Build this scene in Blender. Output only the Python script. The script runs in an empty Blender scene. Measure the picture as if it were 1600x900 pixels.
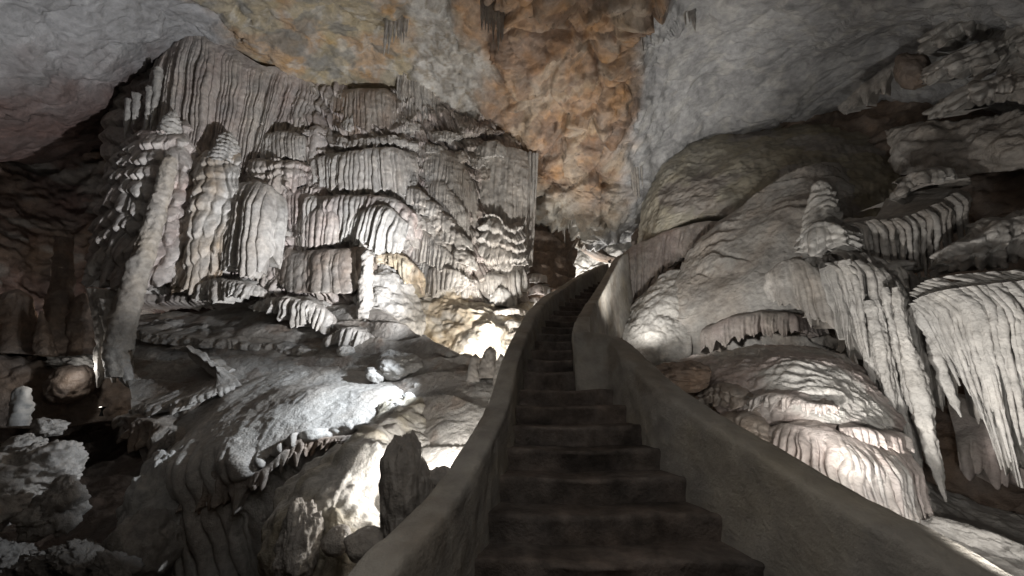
import bpy, math, random
import numpy as np
from mathutils import Vector

# ------------------------------------------------------------------ camera, world, exposure
C = bpy.context.scene
EYE = np.array([0.0, 0.0, 1.62])
PITCH = math.radians(17.0)
F = 578.0                                   # focal length in pixels of a 1600 px wide frame
cam_d = bpy.data.cameras.new("camera")
cam_d.sensor_width = 36.0
cam_d.lens = 36.0 * F / 1600.0
cam_d.clip_start = 0.05
cam_d.clip_end = 200.0
cam = bpy.data.objects.new("camera", cam_d)
C.collection.objects.link(cam)
cam.location = EYE
cam.rotation_euler = (math.pi / 2 + PITCH, 0, 0)
C.camera = cam

world = bpy.data.worlds.new("World")
C.world = world
world.use_nodes = True
world.node_tree.nodes["Background"].inputs[0].default_value = (0.5, 0.55, 0.65, 1)
world.node_tree.nodes["Background"].inputs[1].default_value = 0.0
C.view_settings.view_transform = 'Standard'
C.view_settings.look = 'None'
C.view_settings.exposure = 0.0
C.view_settings.gamma = 1.0
C.view_settings.use_curve_mapping = False
C.render.engine = 'CYCLES'
C.cycles.use_denoising = True
C.cycles.max_bounces = 5
C.cycles.diffuse_bounces = 4
C.cycles.glossy_bounces = 2
C.cycles.sample_clamp_indirect = 4.0


def P(px, py, Y):
    """point seen at photo pixel (px, py) at forward distance Y"""
    a = (px - 800.0) / F
    b = (450.0 - py) / F
    cp, sp = math.cos(PITCH), math.sin(PITCH)
    d = np.array([a, cp - sp * b, sp + cp * b])
    return EYE + d * (Y / d[1])


# ------------------------------------------------------------------ lamps (hidden floodlights of the show cave, plus added fill lights)
def lamp(px, py, Y, power, col=(1, 0.93, 0.82), radius=0.05, to=None, spread=None, dz=0.0, blend=0.6):
    kind = 'SPOT' if to is not None else 'POINT'
    ld = bpy.data.lights.new("floodlight", kind)
    ld.energy = power
    ld.color = col
    ld.shadow_soft_size = radius
    o = bpy.data.objects.new("floodlight", ld)  # the added fill lights carry this name too
    p = P(px, py, Y) + np.array([0, 0, dz])
    o.location = p
    if to is not None:
        q = P(*to)
        ld.spot_size = math.radians(spread or 100)
        ld.spot_blend = blend
        o.rotation_euler = Vector(q - p).to_track_quat('-Z', 'Y').to_euler()
    C.collection.objects.link(o)
    return o


COOL = (0.86, 0.93, 1.0)
NEUT = (1.0, 0.96, 0.90)
WARM = (1.0, 0.88, 0.72)
# behind the left parapet, in the gully beside it
lamp(690, 742, 3.5, 50, NEUT, 0.03, dz=0.12)
# outside the left parapet behind the crest, up at the cascade
lamp(742, 538, 4.95, 3100, (0.98, 0.985, 1.0), 0.06, to=(365, 195, 8.3), spread=78, blend=1.0)
# over the crest, grazing the slope to the left
lamp(745, 512, 4.7, 560, COOL, 0.03, to=(430, 655, 5.2), spread=52, blend=0.5)
lamp(745, 505, 5.3, 170, COOL, 0.04, to=(300, 525, 7.0), spread=44, blend=0.9)
# hollow behind the crest, at the foot of the cascade
lamp(770, 552, 7.0, 200, (1.0, 0.95, 0.87), 0.06, dz=0.05)
lamp(770, 548, 6.9, 900, NEUT, 0.06, to=(765, 250, 9.6), spread=78, blend=1.0)
# outside the right parapet, up at the right curtains
lamp(1240, 770, 2.75, 430, NEUT, 0.05, to=(1530, 440, 4.0), spread=74, blend=0.9)
lamp(1600, 880, 1.5, 170, NEUT, 0.06, to=(1420, 560, 4.4), spread=78, blend=1.0)
lamp(1395, 872, 2.7, 26, NEUT, 0.05, dz=0.12)
lamp(1040, 560, 5.9, 220, NEUT, 0.06, to=(1170, 390, 8.0), spread=96, blend=1.0, dz=0.2)
lamp(990, 535, 7.6, 110, NEUT, 0.05, to=(1030, 445, 9.4), spread=84, blend=1.0)
# far passage
lamp(832, 512, 10.8, 170, NEUT, 0.05)
lamp(912, 436, 16.0, 420, NEUT, 0.08)
# left cavern
lamp(120, 588, 6.5, 8, NEUT, 0.04, dz=0.12)
lamp(60, 520, 7.4, 70, NEUT, 0.10)
# vault
lamp(1085, 600, 6.4, 2300, NEUT, 0.10, to=(925, 110, 8.0), spread=80, blend=1.0)
# dim fill lights added above the camera to lift the dark areas
lamp(800, 300, 0.3, 34, NEUT, 0.6, dz=1.0)
lamp(300, 450, 0.2, 36, NEUT, 0.8, dz=2.4)

# ------------------------------------------------------------------ numeric helpers
def _hash(i, j, k, seed):
    with np.errstate(over='ignore'):
        h = (i.astype(np.uint32) * np.uint32(374761393) + j.astype(np.uint32) * np.uint32(668265263)
             + k.astype(np.uint32) * np.uint32(2147483647) + np.uint32((seed * 974634777) & 0xffffffff))
        h = (h ^ (h >> np.uint32(13))) * np.uint32(1274126177)
        h = h ^ (h >> np.uint32(16))
        h = h * np.uint32(2246822519)
        return h ^ (h >> np.uint32(15))


def noise3(p, seed=0):
    """gradient noise, about -1..1, p (...,3)"""
    p = np.asarray(p, dtype=np.float64)
    fl = np.floor(p)
    i0 = fl.astype(np.int64)
    f = (p - fl).astype(np.float32)
    w = f * f * f * (f * (f * 6 - 15) + 10)
    out = np.zeros(p.shape[:-1], np.float32)
    for dx in (0, 1):
        wx = w[..., 0] if dx else 1 - w[..., 0]
        for dy in (0, 1):
            wy = w[..., 1] if dy else 1 - w[..., 1]
            for dz in (0, 1):
                wz = w[..., 2] if dz else 1 - w[..., 2]
                h = _hash(i0[..., 0] + dx, i0[..., 1] + dy, i0[..., 2] + dz, seed)
                gx = (h & np.uint32(1023)).astype(np.float32) / 511.5 - 1
                gy = ((h >> np.uint32(10)) & np.uint32(1023)).astype(np.float32) / 511.5 - 1
                gz = ((h >> np.uint32(20)) & np.uint32(1023)).astype(np.float32) / 511.5 - 1
                out += wx * wy * wz * (gx * (f[..., 0] - dx) + gy * (f[..., 1] - dy) + gz * (f[..., 2] - dz))
    return out * 1.3


def fbm(p, octs=4, seed=0, gain=0.5, lac=2.03):
    a, s, out = 1.0, 1.0, 0
    for o in range(octs):
        out = out + a * noise3(p * s, seed + o * 17)
        a *= gain
        s *= lac
    return out


def billow(p, octs=3, seed=0, gain=0.5):
    """rounded lumps with sharp creases"""
    a, s, out = 1.0, 1.0, 0
    for o in range(octs):
        out = out + a * (np.abs(noise3(p * s, seed + o * 31)) * 2 - 0.5)
        a *= gain
        s *= 2.1
    return out


def ridge(p, octs=3, seed=0, gain=0.5):
    return -billow(p, octs, seed, gain)


def cells(p, seed=0):
    """distance to nearest feature point, gap to the second, id 0..1"""
    fl = np.floor(p).astype(np.int64)
    f1 = np.full(p.shape[:-1], 9.0, np.float32)
    f2 = f1.copy()
    cid = np.zeros_like(f1)
    for dx in (-1, 0, 1):
        for dy in (-1, 0, 1):
            for dz in (-1, 0, 1):
                c = fl + np.array([dx, dy, dz])
                h = _hash(c[..., 0], c[..., 1], c[..., 2], seed)
                q = np.stack([(h & np.uint32(1023)), (h >> np.uint32(10)) & np.uint32(1023), (h >> np.uint32(20)) & np.uint32(1023)], -1) / 1023.0
                d = np.sqrt(((c + q - p) ** 2).sum(-1)).astype(np.float32)
                near = d < f1
                f2 = np.where(near, f1, np.minimum(f2, d))
                cid = np.where(near, (h & np.uint32(65535)).astype(np.float32) / 65535.0, cid)
                f1 = np.where(near, d, f1)
    return f1, f2 - f1, cid


def facets(p, seed=0):
    """like cells, plus a randomly tilted plane inside each cell (angular, broken rock)"""
    fl = np.floor(p).astype(np.int64)
    f1 = np.full(p.shape[:-1], 9.0, np.float32)
    f2 = f1.copy()
    cid = np.zeros_like(f1)
    fac = np.zeros_like(f1)
    for dx in (-1, 0, 1):
        for dy in (-1, 0, 1):
            for dz in (-1, 0, 1):
                c = fl + np.array([dx, dy, dz])
                h = _hash(c[..., 0], c[..., 1], c[..., 2], seed)
                k = _hash(c[..., 0], c[..., 1], c[..., 2], seed + 91)
                q = np.stack([(h & np.uint32(1023)), (h >> np.uint32(10)) & np.uint32(1023), (h >> np.uint32(20)) & np.uint32(1023)], -1) / 1023.0
                t = np.stack([(k & np.uint32(1023)), (k >> np.uint32(10)) & np.uint32(1023), (k >> np.uint32(20)) & np.uint32(1023)], -1) / 511.5 - 1
                e = p - c - q
                d = np.sqrt((e ** 2).sum(-1)).astype(np.float32)
                near = d < f1
                f2 = np.where(near, f1, np.minimum(f2, d))
                cid = np.where(near, (k & np.uint32(65535)).astype(np.float32) / 65535.0, cid)
                fac = np.where(near, (e * t).sum(-1), fac)
                f1 = np.where(near, d, f1)
    return f1, f2 - f1, cid, fac


def sstep(a, b, x):
    t = np.clip((x - a) / (b - a), 0, 1)
    return t * t * (3 - 2 * t)


def mix(a, b, t):
    return a + (b - a) * t


def cr(pts, n):
    """Catmull-Rom through pts (m,k), n samples, even in chord length"""
    pts = np.asarray(pts, float)
    m = len(pts)
    if m == 1:
        return np.repeat(pts, n, 0)
    seg = np.sqrt(((pts[1:] - pts[:-1]) ** 2).sum(-1)) + 1e-6
    t = np.concatenate([[0], np.cumsum(seg)])
    x = np.linspace(0, t[-1], n)
    i = np.clip(np.searchsorted(t, x, side='right') - 1, 0, m - 2)
    return _crseg(pts, i, ((x - t[i]) / seg[i])[:, None])


def _crseg(pts, i, f):
    m = len(pts)
    e = np.concatenate([[2 * pts[0] - pts[1]], pts, [2 * pts[-1] - pts[-2]]])
    p0, p1, p2, p3 = e[i], e[i + 1], e[i + 2], e[i + 3]
    return 0.5 * (2 * p1 + (p2 - p0) * f + (2 * p0 - 5 * p1 + 4 * p2 - p3) * f ** 2 + (3 * p1 - p0 - 3 * p2 + p3) * f ** 3)


def cru(pts, n):
    """Catmull-Rom, even in index (keeps paired curves paired)"""
    pts = np.asarray(pts, float)
    m = len(pts)
    x = np.linspace(0, m - 1, n)
    i = np.clip(np.floor(x).astype(int), 0, m - 2)
    sh = (n,) + (1,) * (pts.ndim - 1)
    return _crseg(pts, i, (x - i).reshape(sh))


# ------------------------------------------------------------------ mesh and object helpers
def grid_faces(nv, nu, wrap=False, flip=False):
    r = np.arange(nv - 1)[:, None]
    c = np.arange(nu if wrap else nu - 1)[None, :]
    a = r * nu + c
    b = r * nu + (c + 1) % nu
    q = np.stack([a, b, b + nu, a + nu], -1).reshape(-1, 4)
    return q[:, ::-1] if flip else q


def link_mesh(name, verts, faces, mat, col=None, parent=None, smooth=True, loc=None):
    verts = np.asarray(verts, np.float32).reshape(-1, 3)
    faces = np.asarray(faces, np.int32)
    me = bpy.data.meshes.new(name)
    me.vertices.add(len(verts))
    me.vertices.foreach_set("co", verts.ravel())
    k = faces.shape[1]
    me.loops.add(faces.size)
    me.loops.foreach_set("vertex_index", faces.ravel())
    me.polygons.add(len(faces))
    me.polygons.foreach_set("loop_start", np.arange(0, faces.size, k, dtype=np.int32))
    me.polygons.foreach_set("use_smooth", np.full(len(faces), smooth))
    me.update(calc_edges=True)
    if col is not None:
        at = me.attributes.new("tint", 'FLOAT_COLOR', 'POINT')
        c4 = np.ones((len(verts), 4), np.float32)
        c4[:, :3] = np.clip(np.asarray(col, np.float32).reshape(-1, 3) * np.ones((len(verts), 1)), 0, 1)
        at.data.foreach_set("color", c4.ravel())
    me.materials.append(mat)
    o = bpy.data.objects.new(name, me)
    C.collection.objects.link(o)
    if parent is not None:
        o.parent = parent
        o.matrix_parent_inverse = parent.matrix_world.inverted()
    return o


def tag(o, label, cat, group=None):
    o["label"] = label
    o["category"] = cat
    if group:
        o["group"] = group
    return o


def structure(o):
    o["kind"] = "structure"
    return o


def thing(name, label, cat, group=None, at=(0, 0, 0)):
    o = bpy.data.objects.new(name, None)
    o.empty_display_size = 0.2
    C.collection.objects.link(o)
    o.location = at
    bpy.context.view_layer.update()
    return tag(o, label, cat, group)


# ------------------------------------------------------------------ materials
def new_mat(name):
    m = bpy.data.materials.new(name)
    m.use_nodes = True
    nt = m.node_tree
    return m, nt, nt.nodes["Principled BSDF"]


def rock_material(name, rough=0.62, spec=0.35, s1=9.0, s2=42.0, bump=0.02, mottling=0.5, tintless=None, fine=0.35):
    m, nt, b = new_mat(name)
    N, L = nt.nodes, nt.links
    geo = N.new("ShaderNodeNewGeometry")
    n1 = N.new("ShaderNodeTexNoise"); n1.inputs["Scale"].default_value = s1; n1.inputs["Detail"].default_value = 6; n1.inputs["Roughness"].default_value = 0.62
    n2 = N.new("ShaderNodeTexNoise"); n2.inputs["Scale"].default_value = s2; n2.inputs["Detail"].default_value = 5; n2.inputs["Roughness"].default_value = 0.6
    n3 = N.new("ShaderNodeTexNoise"); n3.inputs["Scale"].default_value = 1.7; n3.inputs["Detail"].default_value = 5; n3.inputs["Roughness"].default_value = 0.6
    for n in (n1, n2, n3):
        L.new(geo.outputs["Position"], n.inputs["Vector"])
    at = N.new("ShaderNodeAttribute"); at.attribute_name = "tint"
    r = N.new("ShaderNodeMapRange"); r.inputs[1].default_value = 0.3; r.inputs[2].default_value = 0.7
    r.inputs[3].default_value = 1 - mottling * 0.6; r.inputs[4].default_value = 1 + mottling * 0.5
    L.new(n1.outputs["Fac"], r.inputs[0])
    r3 = N.new("ShaderNodeMapRange"); r3.inputs[1].default_value = 0.3; r3.inputs[2].default_value = 0.7
    r3.inputs[3].default_value = 1 - mottling * 0.5; r3.inputs[4].default_value = 1 + mottling * 0.45
    L.new(n3.outputs["Fac"], r3.inputs[0])
    mu = N.new("ShaderNodeMath"); mu.operation = 'MULTIPLY'
    L.new(r.outputs[0], mu.inputs[0]); L.new(r3.outputs[0], mu.inputs[1])
    vm = N.new("ShaderNodeVectorMath"); vm.operation = 'SCALE'
    L.new(at.outputs["Color"], vm.inputs[0]); L.new(mu.outputs[0], vm.inputs["Scale"])
    # warm / cool drift of the mineral colour
    hs = N.new("ShaderNodeHueSaturation")
    r4 = N.new("ShaderNodeMapRange"); r4.inputs[1].default_value = 0.3; r4.inputs[2].default_value = 0.7
    r4.inputs[3].default_value = 0.6; r4.inputs[4].default_value = 1.4
    L.new(n3.outputs["Color"], r4.inputs[0]); L.new(r4.outputs[0], hs.inputs["Saturation"])
    L.new(vm.outputs[0], hs.inputs["Color"])
    L.new(hs.outputs[0], b.inputs["Base Color"])
    ro = N.new("ShaderNodeMapRange"); ro.inputs[3].default_value = rough - 0.2; ro.inputs[4].default_value = rough + 0.2
    L.new(n1.outputs["Fac"], ro.inputs[0]); L.new(ro.outputs[0], b.inputs["Roughness"])
    b.inputs["Specular IOR Level"].default_value = spec
    ad = N.new("ShaderNodeMath"); ad.operation = 'MULTIPLY_ADD'
    L.new(n2.outputs["Fac"], ad.inputs[0]); ad.inputs[1].default_value = fine; L.new(n1.outputs["Fac"], ad.inputs[2])
    bp = N.new("ShaderNodeBump"); bp.inputs["Strength"].default_value = 0.9; bp.inputs["Distance"].default_value = bump
    L.new(ad.outputs[0], bp.inputs["Height"]); L.new(bp.outputs[0], b.inputs["Normal"])
    return m


M_FLOW = rock_material("flowstone", bump=0.03, mottling=0.45)
M_ROCK = rock_material("limestone", s1=7.0, s2=34.0, bump=0.05, mottling=0.42, rough=0.75, spec=0.25)
M_GRIT = rock_material("crystalline_flowstone", s1=13.0, s2=55.0, bump=0.026, mottling=0.42, rough=0.5, spec=0.45, fine=0.4)
M_SMOOTH = rock_material("smooth_flowstone", s1=4.0, s2=24.0, bump=0.015, mottling=0.4)
M_PLASTER = rock_material("worn_plaster", s1=5.5, s2=38.0, bump=0.028, mottling=0.36, rough=0.85, spec=0.2)
M_STEP = rock_material("worn_concrete_step", s1=7.0, s2=40.0, bump=0.035, mottling=0.85, rough=0.8, spec=0.25)

GREY = np.array([0.43, 0.415, 0.395])
PALE = np.array([0.55, 0.535, 0.51])
TAUPE = np.array([0.385, 0.355, 0.325])
PINK = np.array([0.40, 0.345, 0.325])
BROWN = np.array([0.20, 0.155, 0.125])
DARK = np.array([0.12, 0.10, 0.09])
MAROON = np.array([0.125, 0.092, 0.085])
ORANGE = np.array([0.37, 0.185, 0.085])
TAN = np.array([0.40, 0.31, 0.22])
OLIVE = np.array([0.27, 0.235, 0.165])
CREAM = np.array([0.55, 0.50, 0.40])


# ------------------------------------------------------------------ formation builders
def ribs(u, w, seed):
    """u in metres -> position inside its rib (-1..1) and two random numbers per rib"""
    rs = np.random.RandomState(seed)
    lo, hi = float(u.min()) - 2 * w, float(u.max()) + 2 * w
    n = int((hi - lo) / (w * 0.55)) + 4
    wid = w * rs.uniform(0.55, 1.5, n)
    ed = lo + np.concatenate([[0], np.cumsum(wid)])
    k = np.clip(np.searchsorted(ed, u, side='right') - 1, 0, n - 1)
    t = (u - ed[k]) / wid[k] * 2 - 1
    return np.clip(t, -1, 1), rs.uniform(0, 1, n)[k], rs.uniform(0, 1, n)[k]


SMALL_GAIN = 1.95


def drape(name, top, bot, mat=None, tint=GREY, tint2=None, parent=None, shelf=0.6, rise=0.15, bulge=0.12, tuck=0.35,
          big=(0.38, 0.10), small=(0.12, 0.035), jag=0.35, res=0.028, seed=1, rough=0.02, tiers=0, tier_amp=0.06,
          wob=0.03, recede=0.0, lipwob=0.06, gap=0.0, side=0.5):
    """curtain of flowstone: shelf, rounded lip, fluted face, ragged drip tips, underside"""
    mat = mat or M_FLOW
    n = max(len(top), len(bot))
    T = cru([P(*q) for q in top], 60)
    B = cru([P(*q) for q in bot], 60)
    L = np.sqrt(((T[1:] - T[:-1]) ** 2).sum(-1)).sum()
    Lb = np.sqrt(((B[1:] - B[:-1]) ** 2).sum(-1)).sum()
    H = np.sqrt(((T - B) ** 2).sum(-1)).max()
    nu = int(np.clip(max(L, Lb) / (res * 0.62), 40, 900))
    nf = int(np.clip(H / (res * 1.5), 24, 220))
    T, B = cru(T, nu), cru(B, nu)
    mid = (T + B) / 2
    tg = np.gradient(cru(mid[::max(1, nu // 7)], nu), axis=0)
    nrm = np.stack([tg[:, 1], -tg[:, 0], np.zeros(nu)], -1)
    nrm /= np.linalg.norm(nrm, axis=1)[:, None] + 1e-9
    if ((EYE - mid) * nrm).sum() < 0:
        nrm = -nrm
    u1 = np.concatenate([[0], np.cumsum(np.sqrt(((mid[1:] - mid[:-1]) ** 2).sum(-1)))])
    ns, nt = max(4, int(shelf / (res * 2)) + 3), 7
    Pn = nrm[None]
    up = np.array([0, 0, 1.0])
    # face
    v = np.linspace(0, 1, nf)[:, None] ** 1.15
    U = u1[None, :] + wob * 3 * noise3(np.stack(np.broadcast_arrays(u1[None] * 1.7, v * H * 0.9, np.full((1, 1), seed * 3.1)), -1), seed)
    U = U + wob * noise3(np.stack(np.broadcast_arrays(u1[None] * 7, v * H * 2.2, np.full((1, 1), seed * 1.7)), -1), seed + 5)
    tb, rb, rb2 = ribs(U, big[0], seed)
    tsm, rsm, rsm2 = ribs(U, small[0], seed + 77)
    pb = np.sqrt(np.clip(1 - tb * tb, 0, 1)) * (0.45 + 0.75 * rb2)
    ps = np.sqrt(np.clip(1 - tsm * tsm, 0, 1)) * (0.4 + 0.8 * rsm2)
    # ragged lower edge
    rl = np.random.RandomState(seed + 3)
    ln = (0.55 * rb + 0.25) * (1 - np.abs(tb) ** 1.6) + (0.35 * rsm + 0.05) * (1 - np.abs(tsm) ** 1.8)
    ln = np.clip(ln, 0, 1)
    ve = v * (1 - jag * (1 - ln) * sstep(0.0, 0.8, v))
    fade = sstep(0.0, 0.28, v)
    deep = 1 + 1.2 * jag * sstep(0.5, 1.0, v)
    off = bulge * (1 - np.exp(-v * 7)) - recede * v
    off = off + fade * deep * (big[1] * (pb - 0.6) + SMALL_GAIN * small[1] * (ps - 0.7))
    gx = T[None] + (B - T)[None] * ve[..., None]
    if tiers:
        nn = noise3(np.stack(np.broadcast_arrays(u1[None] * 1.1, v * 2, np.full((1, 1), seed * 7.7)), -1), seed + 9)
        nn2 = noise3(np.stack(np.broadcast_arrays(u1[None] * 2.6, v * H * 0.8, np.full((1, 1), seed * 2.3)), -1), seed + 13)
        ph = v * tiers + 0.8 * nn + 0.7 * nn2 + 0.5 * rb
        fr = ph - np.floor(ph)
        pr = fr ** 0.55 * (1 - sstep(0.74, 0.97, fr + 0.30 * (0.6 - ps)))
        off = off + tier_amp * (pr - 0.3) * (0.45 + 1.0 * rb2)
    face = gx + Pn * off[..., None]
    # lip irregularity
    lw = lipwob * fbm(np.stack([u1 * 1.6, u1 * 0 + seed, u1 * 0], -1), 3, seed + 2)
    face[..., 2] += (lw[None] * (1 - v * 0.8))
    face = face + Pn * (rough * fbm(face * 5.0, 4, seed + 1))[..., None]
    # shelf
    a = np.linspace(1, 0, ns, endpoint=False)[:, None]
    sh = face[0][None] - Pn * (shelf * a)[..., None] + up * (rise * np.sin(a * 1.4))[..., None]
    sh[..., 2] += rough * 2.0 * fbm(sh * 3.0, 4, seed + 6) * sstep(0, 0.3, a)
    # underside
    a2 = np.linspace(0, 1, nt + 1)[1:, None]
    un = face[-1][None] - Pn * (tuck * a2)[..., None] + up * (0.25 * np.sqrt(a2) * tuck)[..., None]
    g = np.concatenate([sh, face, un], 0)
    nv = g.shape[0]
    # closed ends: pull the outermost columns back into the wall
    endw = [(0, 1.0), (1, 0.45)]
    for k, w in endw:
        g[:, k] -= nrm[k] * side * w
        g[:, nu - 1 - k] -= nrm[nu - 1 - k] * side * w
    if tint2 is None:
        tint2 = tint * 0.8
    cn = 0.5 + 0.9 * fbm(np.stack([g[..., 0] * 1.9, g[..., 1] * 1.9, g[..., 2] * 0.45], -1), 4, seed + 21)
    cn = np.clip(cn, 0, 1)[..., None]
    col = mix(tint[None, None], tint2[None, None], cn)
    return link_mesh(name, g, grid_faces(nv, nu, flip=True), mat, col, parent)


def grid_normals(g):
    du = np.gradient(g, axis=1)
    dv = np.gradient(g, axis=0)
    n = np.cross(du, dv)
    n /= np.linalg.norm(n, axis=-1)[..., None] + 1e-9
    if ((EYE - g) * n).sum() < 0:
        n = -n
    return n


def patch(name, rows, disp=None, tint=GREY, mat=None, res=0.05, parent=None, skirt=0.0, cap=500, world_rows=False, colfn=None, fix=None):
    """surface through a grid of control points; disp(p, n, u, v) -> height along the normal"""
    R = np.array([[np.array(q, float) if world_rows else P(*q) for q in r] for r in rows])
    L = np.sqrt(((R[:, 1:] - R[:, :-1]) ** 2).sum(-1)).sum(1).max()
    H = np.sqrt(((R[1:] - R[:-1]) ** 2).sum(-1)).sum(0).max()
    nu, nv = int(np.clip(L / res, 12, cap)), int(np.clip(H / res, 12, cap))
    g = cru(R, nv)
    g = np.swapaxes(cru(np.swapaxes(g, 0, 1), nu), 0, 1)
    n = grid_normals(g)
    u = np.concatenate([np.zeros((nv, 1)), np.cumsum(np.sqrt(((g[:, 1:] - g[:, :-1]) ** 2).sum(-1)), 1)], 1)
    v = np.concatenate([np.zeros((1, nu)), np.cumsum(np.sqrt(((g[1:] - g[:-1]) ** 2).sum(-1)), 0)], 0)
    col = np.broadcast_to(np.asarray(tint, float), g.shape) if colfn is None else colfn(g, u, v)
    if disp is not None:
        g = g + n * disp(g, n, u, v)[..., None]
    if fix is not None:
        g = fix(g)
    if skirt:
        back = -n
        first = g[:1] + back[:1] * skirt
        last = g[-1:] + back[-1:] * skirt
        g = np.concatenate([first, g, last], 0)
        col = np.concatenate([col[:1], col, col[-1:]], 0)
        back = np.concatenate([back[:1], back, back[-1:]], 0)
        lft = g[:, :1] + back[:, :1] * skirt
        rgt = g[:, -1:] + back[:, -1:] * skirt
        g = np.concatenate([lft, g, rgt], 1)
        col = np.concatenate([col[:, :1], col, col[:, -1:]], 1)
    return link_mesh(name, g, grid_faces(*g.shape[:2], flip=True), mat or M_ROCK, col, parent)


def lathe(name, path, tint=GREY, tint2=None, mat=None, res=0.03, seed=1, parent=None, flute=(0.12, 0.03), tier=(0.25, 0.0), rough=0.03,
          squash=1.0, pix=True):
    """column / stalagmite / stalactite along path of (px, py, Y, radius)"""
    c = np.array([list(P(*q[:3])) + [q[3]] if pix else list(q) for q in path], float)
    L = np.sqrt(((c[1:, :3] - c[:-1, :3]) ** 2).sum(-1)).sum()
    rmax = c[:, 3].max()
    nu = int(np.clip(2 * math.pi * rmax / res, 14, 160))
    nv = int(np.clip(L / res, 16, 220))
    q = cr(c, nv)
    ctr, r = q[:, :3], np.maximum(q[:, 3], 0.004)
    s = np.linspace(0, L, nv)[:, None]
    th = np.linspace(0, 2 * math.pi, nu, endpoint=False)[None]
    ring = np.stack([np.cos(th), np.sin(th) * squash, np.zeros_like(th)], -1)
    cyl = np.stack(np.broadcast_arrays(np.cos(th) * 1.3, np.sin(th) * 1.3, s / max(rmax, 0.05) * 0.5 + seed * 5.3), -1)
    rr = r[:, None] * (1 + 0.18 * fbm(cyl, 3, seed))
    if flute[1]:
        U = th * rmax + 0.03 * noise3(cyl * 2, seed + 3)
        t, a, b = ribs(U, flute[0], seed + 4)
        rr = rr + flute[1] * (np.sqrt(np.clip(1 - t * t, 0, 1)) * (0.5 + 0.7 * b) - 0.6) * np.minimum(r[:, None] / max(rmax, 1e-3) * 1.5, 1)
    if tier[1]:
        ph = s / tier[0] + 1.1 * noise3(cyl * 0.9 + 7, seed + 8) + 0.25 * noise3(cyl * 3, seed + 11)
        fr = ph - np.floor(ph)
        pr = fr ** 0.6 * (1 - sstep(0.82, 0.98, fr))
        rr = rr + tier[1] * (pr - 0.3) * np.minimum(r[:, None] / max(rmax, 1e-3) * 1.6, 1)
    rr = np.maximum(rr, 0.003)
    g = ctr[:, None] + ring * rr[..., None]
    if rough:
        k = fbm(g * 6, 3, seed + 6)
        g = g + ring * (rough * k * np.minimum(r / max(rmax, 1e-3) * 2, 1)[:, None])[..., None]
    if tint2 is None:
        tint2 = tint * 0.8
    cn = np.clip(0.5 + 0.9 * fbm(g * np.array([1.9, 1.9, 0.6]), 3, seed + 21), 0, 1)[..., None]
    col = mix(tint[None, None], tint2[None, None], cn)
    return link_mesh(name, g, grid_faces(nv, nu, wrap=True), mat or M_FLOW, col, parent)


def boulder(name, px, py, Y, rad, tint=GREY, seed=1, parent=None, mat=None, lump=0.25, res=0.03, rot=0.0, fine=0.06):
    """uneven stone of radii (rx, ry, rz)"""
    c = P(px, py, Y)
    rad = np.array(rad, float)
    nu = int(np.clip(2 * math.pi * rad.max() / res, 16, 170))
    nv = nu // 2 + 1
    th = np.linspace(0, 2 * math.pi, nu, endpoint=False)[None]
    ph = np.linspace(0.02, math.pi - 0.02, nv)[:, None]
    d = np.stack(np.broadcast_arrays(np.sin(ph) * np.cos(th), np.sin(ph) * np.sin(th), np.cos(ph)), -1)
    k = 1 + lump * fbm(d * 1.1 + seed * 3.7, 3, seed) + fine * fbm(d * 5 + seed, 3, seed + 3)
    g = d * k[..., None] * rad
    ca, sa = math.cos(rot), math.sin(rot)
    g = np.stack([g[..., 0] * ca - g[..., 2] * sa, g[..., 1], g[..., 0] * sa + g[..., 2] * ca], -1) + c
    col = np.broadcast_to(np.asarray(tint, float), g.shape)
    V = np.concatenate([g.reshape(-1, 3), g[:1].mean(1), g[-1:].mean(1)])
    col = np.concatenate([col.reshape(-1, 3), [tint, tint]])
    return link_mesh(name, V, grid_faces(nv, nu, wrap=True), mat or M_GRIT, col, parent)



def spike_row(parent, top, bot, n, r, seed, tint=GREY, tint2=None, forward=0.0, jit=0.35, name="stalactite"):
    """row of separate tapering dripstones hanging from curve top towards curve bot"""
    rs = np.random.RandomState(seed)
    T = cru([P(*q) for q in top], 200)
    B = cru([P(*q) for q in bot], 200)
    for i in range(n):
        f = np.clip((i + 0.5 + rs.uniform(-jit, jit)) / n, 0, 1)
        a, b = T[int(f * 199)], B[int(f * 199)]
        ln = rs.uniform(0.55, 1.08)
        e = a + (b - a) * ln
        rr = r * rs.uniform(0.55, 1.35)
        f1 = rs.uniform(0.3, 0.55)
        off = np.array([0, -forward - rs.uniform(0, 0.06), 0])
        sway = np.array([rs.uniform(-0.02, 0.02), rs.uniform(-0.02, 0.02), 0])
        pts = [(a + off * 0.2 + [0, 0, 0.05], rr * 1.35), (a + off + (e - a) * 0.15, rr * 1.1), (a + off + (e - a) * f1 + sway, rr * rs.uniform(0.75, 1.1)), (a + off + (e - a) * 0.78, rr * 0.55), (e + off, 0.006)]
        lathe(name, [list(q) + [w] for q, w in pts], pix=False, flute=(0.07, 0.012), tier=(0.16, 0.006), seed=seed * 50 + i, tint=tint, tint2=tint2, parent=parent, res=0.016, rough=0.012)
# ------------------------------------------------------------------ cave shell and rock ceiling
def shell():
    nu, nv = 160, 100
    th = np.linspace(0, 2 * math.pi, nu)[None]
    ph = np.linspace(0.01, math.pi - 0.01, nv)[:, None]
    d = np.stack(np.broadcast_arrays(np.sin(ph) * np.cos(th), np.sin(ph) * np.sin(th), np.cos(ph)), -1)
    k = 1 + 0.06 * fbm(d * 4, 4, 3)
    g = d * np.array([19.0, 23.0, 15.0]) * k[..., None] + np.array([0, 9.0, 3.0])
    return structure(link_mesh("cave_wall", g, grid_faces(nv, nu), M_ROCK, BROWN))
shell()


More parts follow.
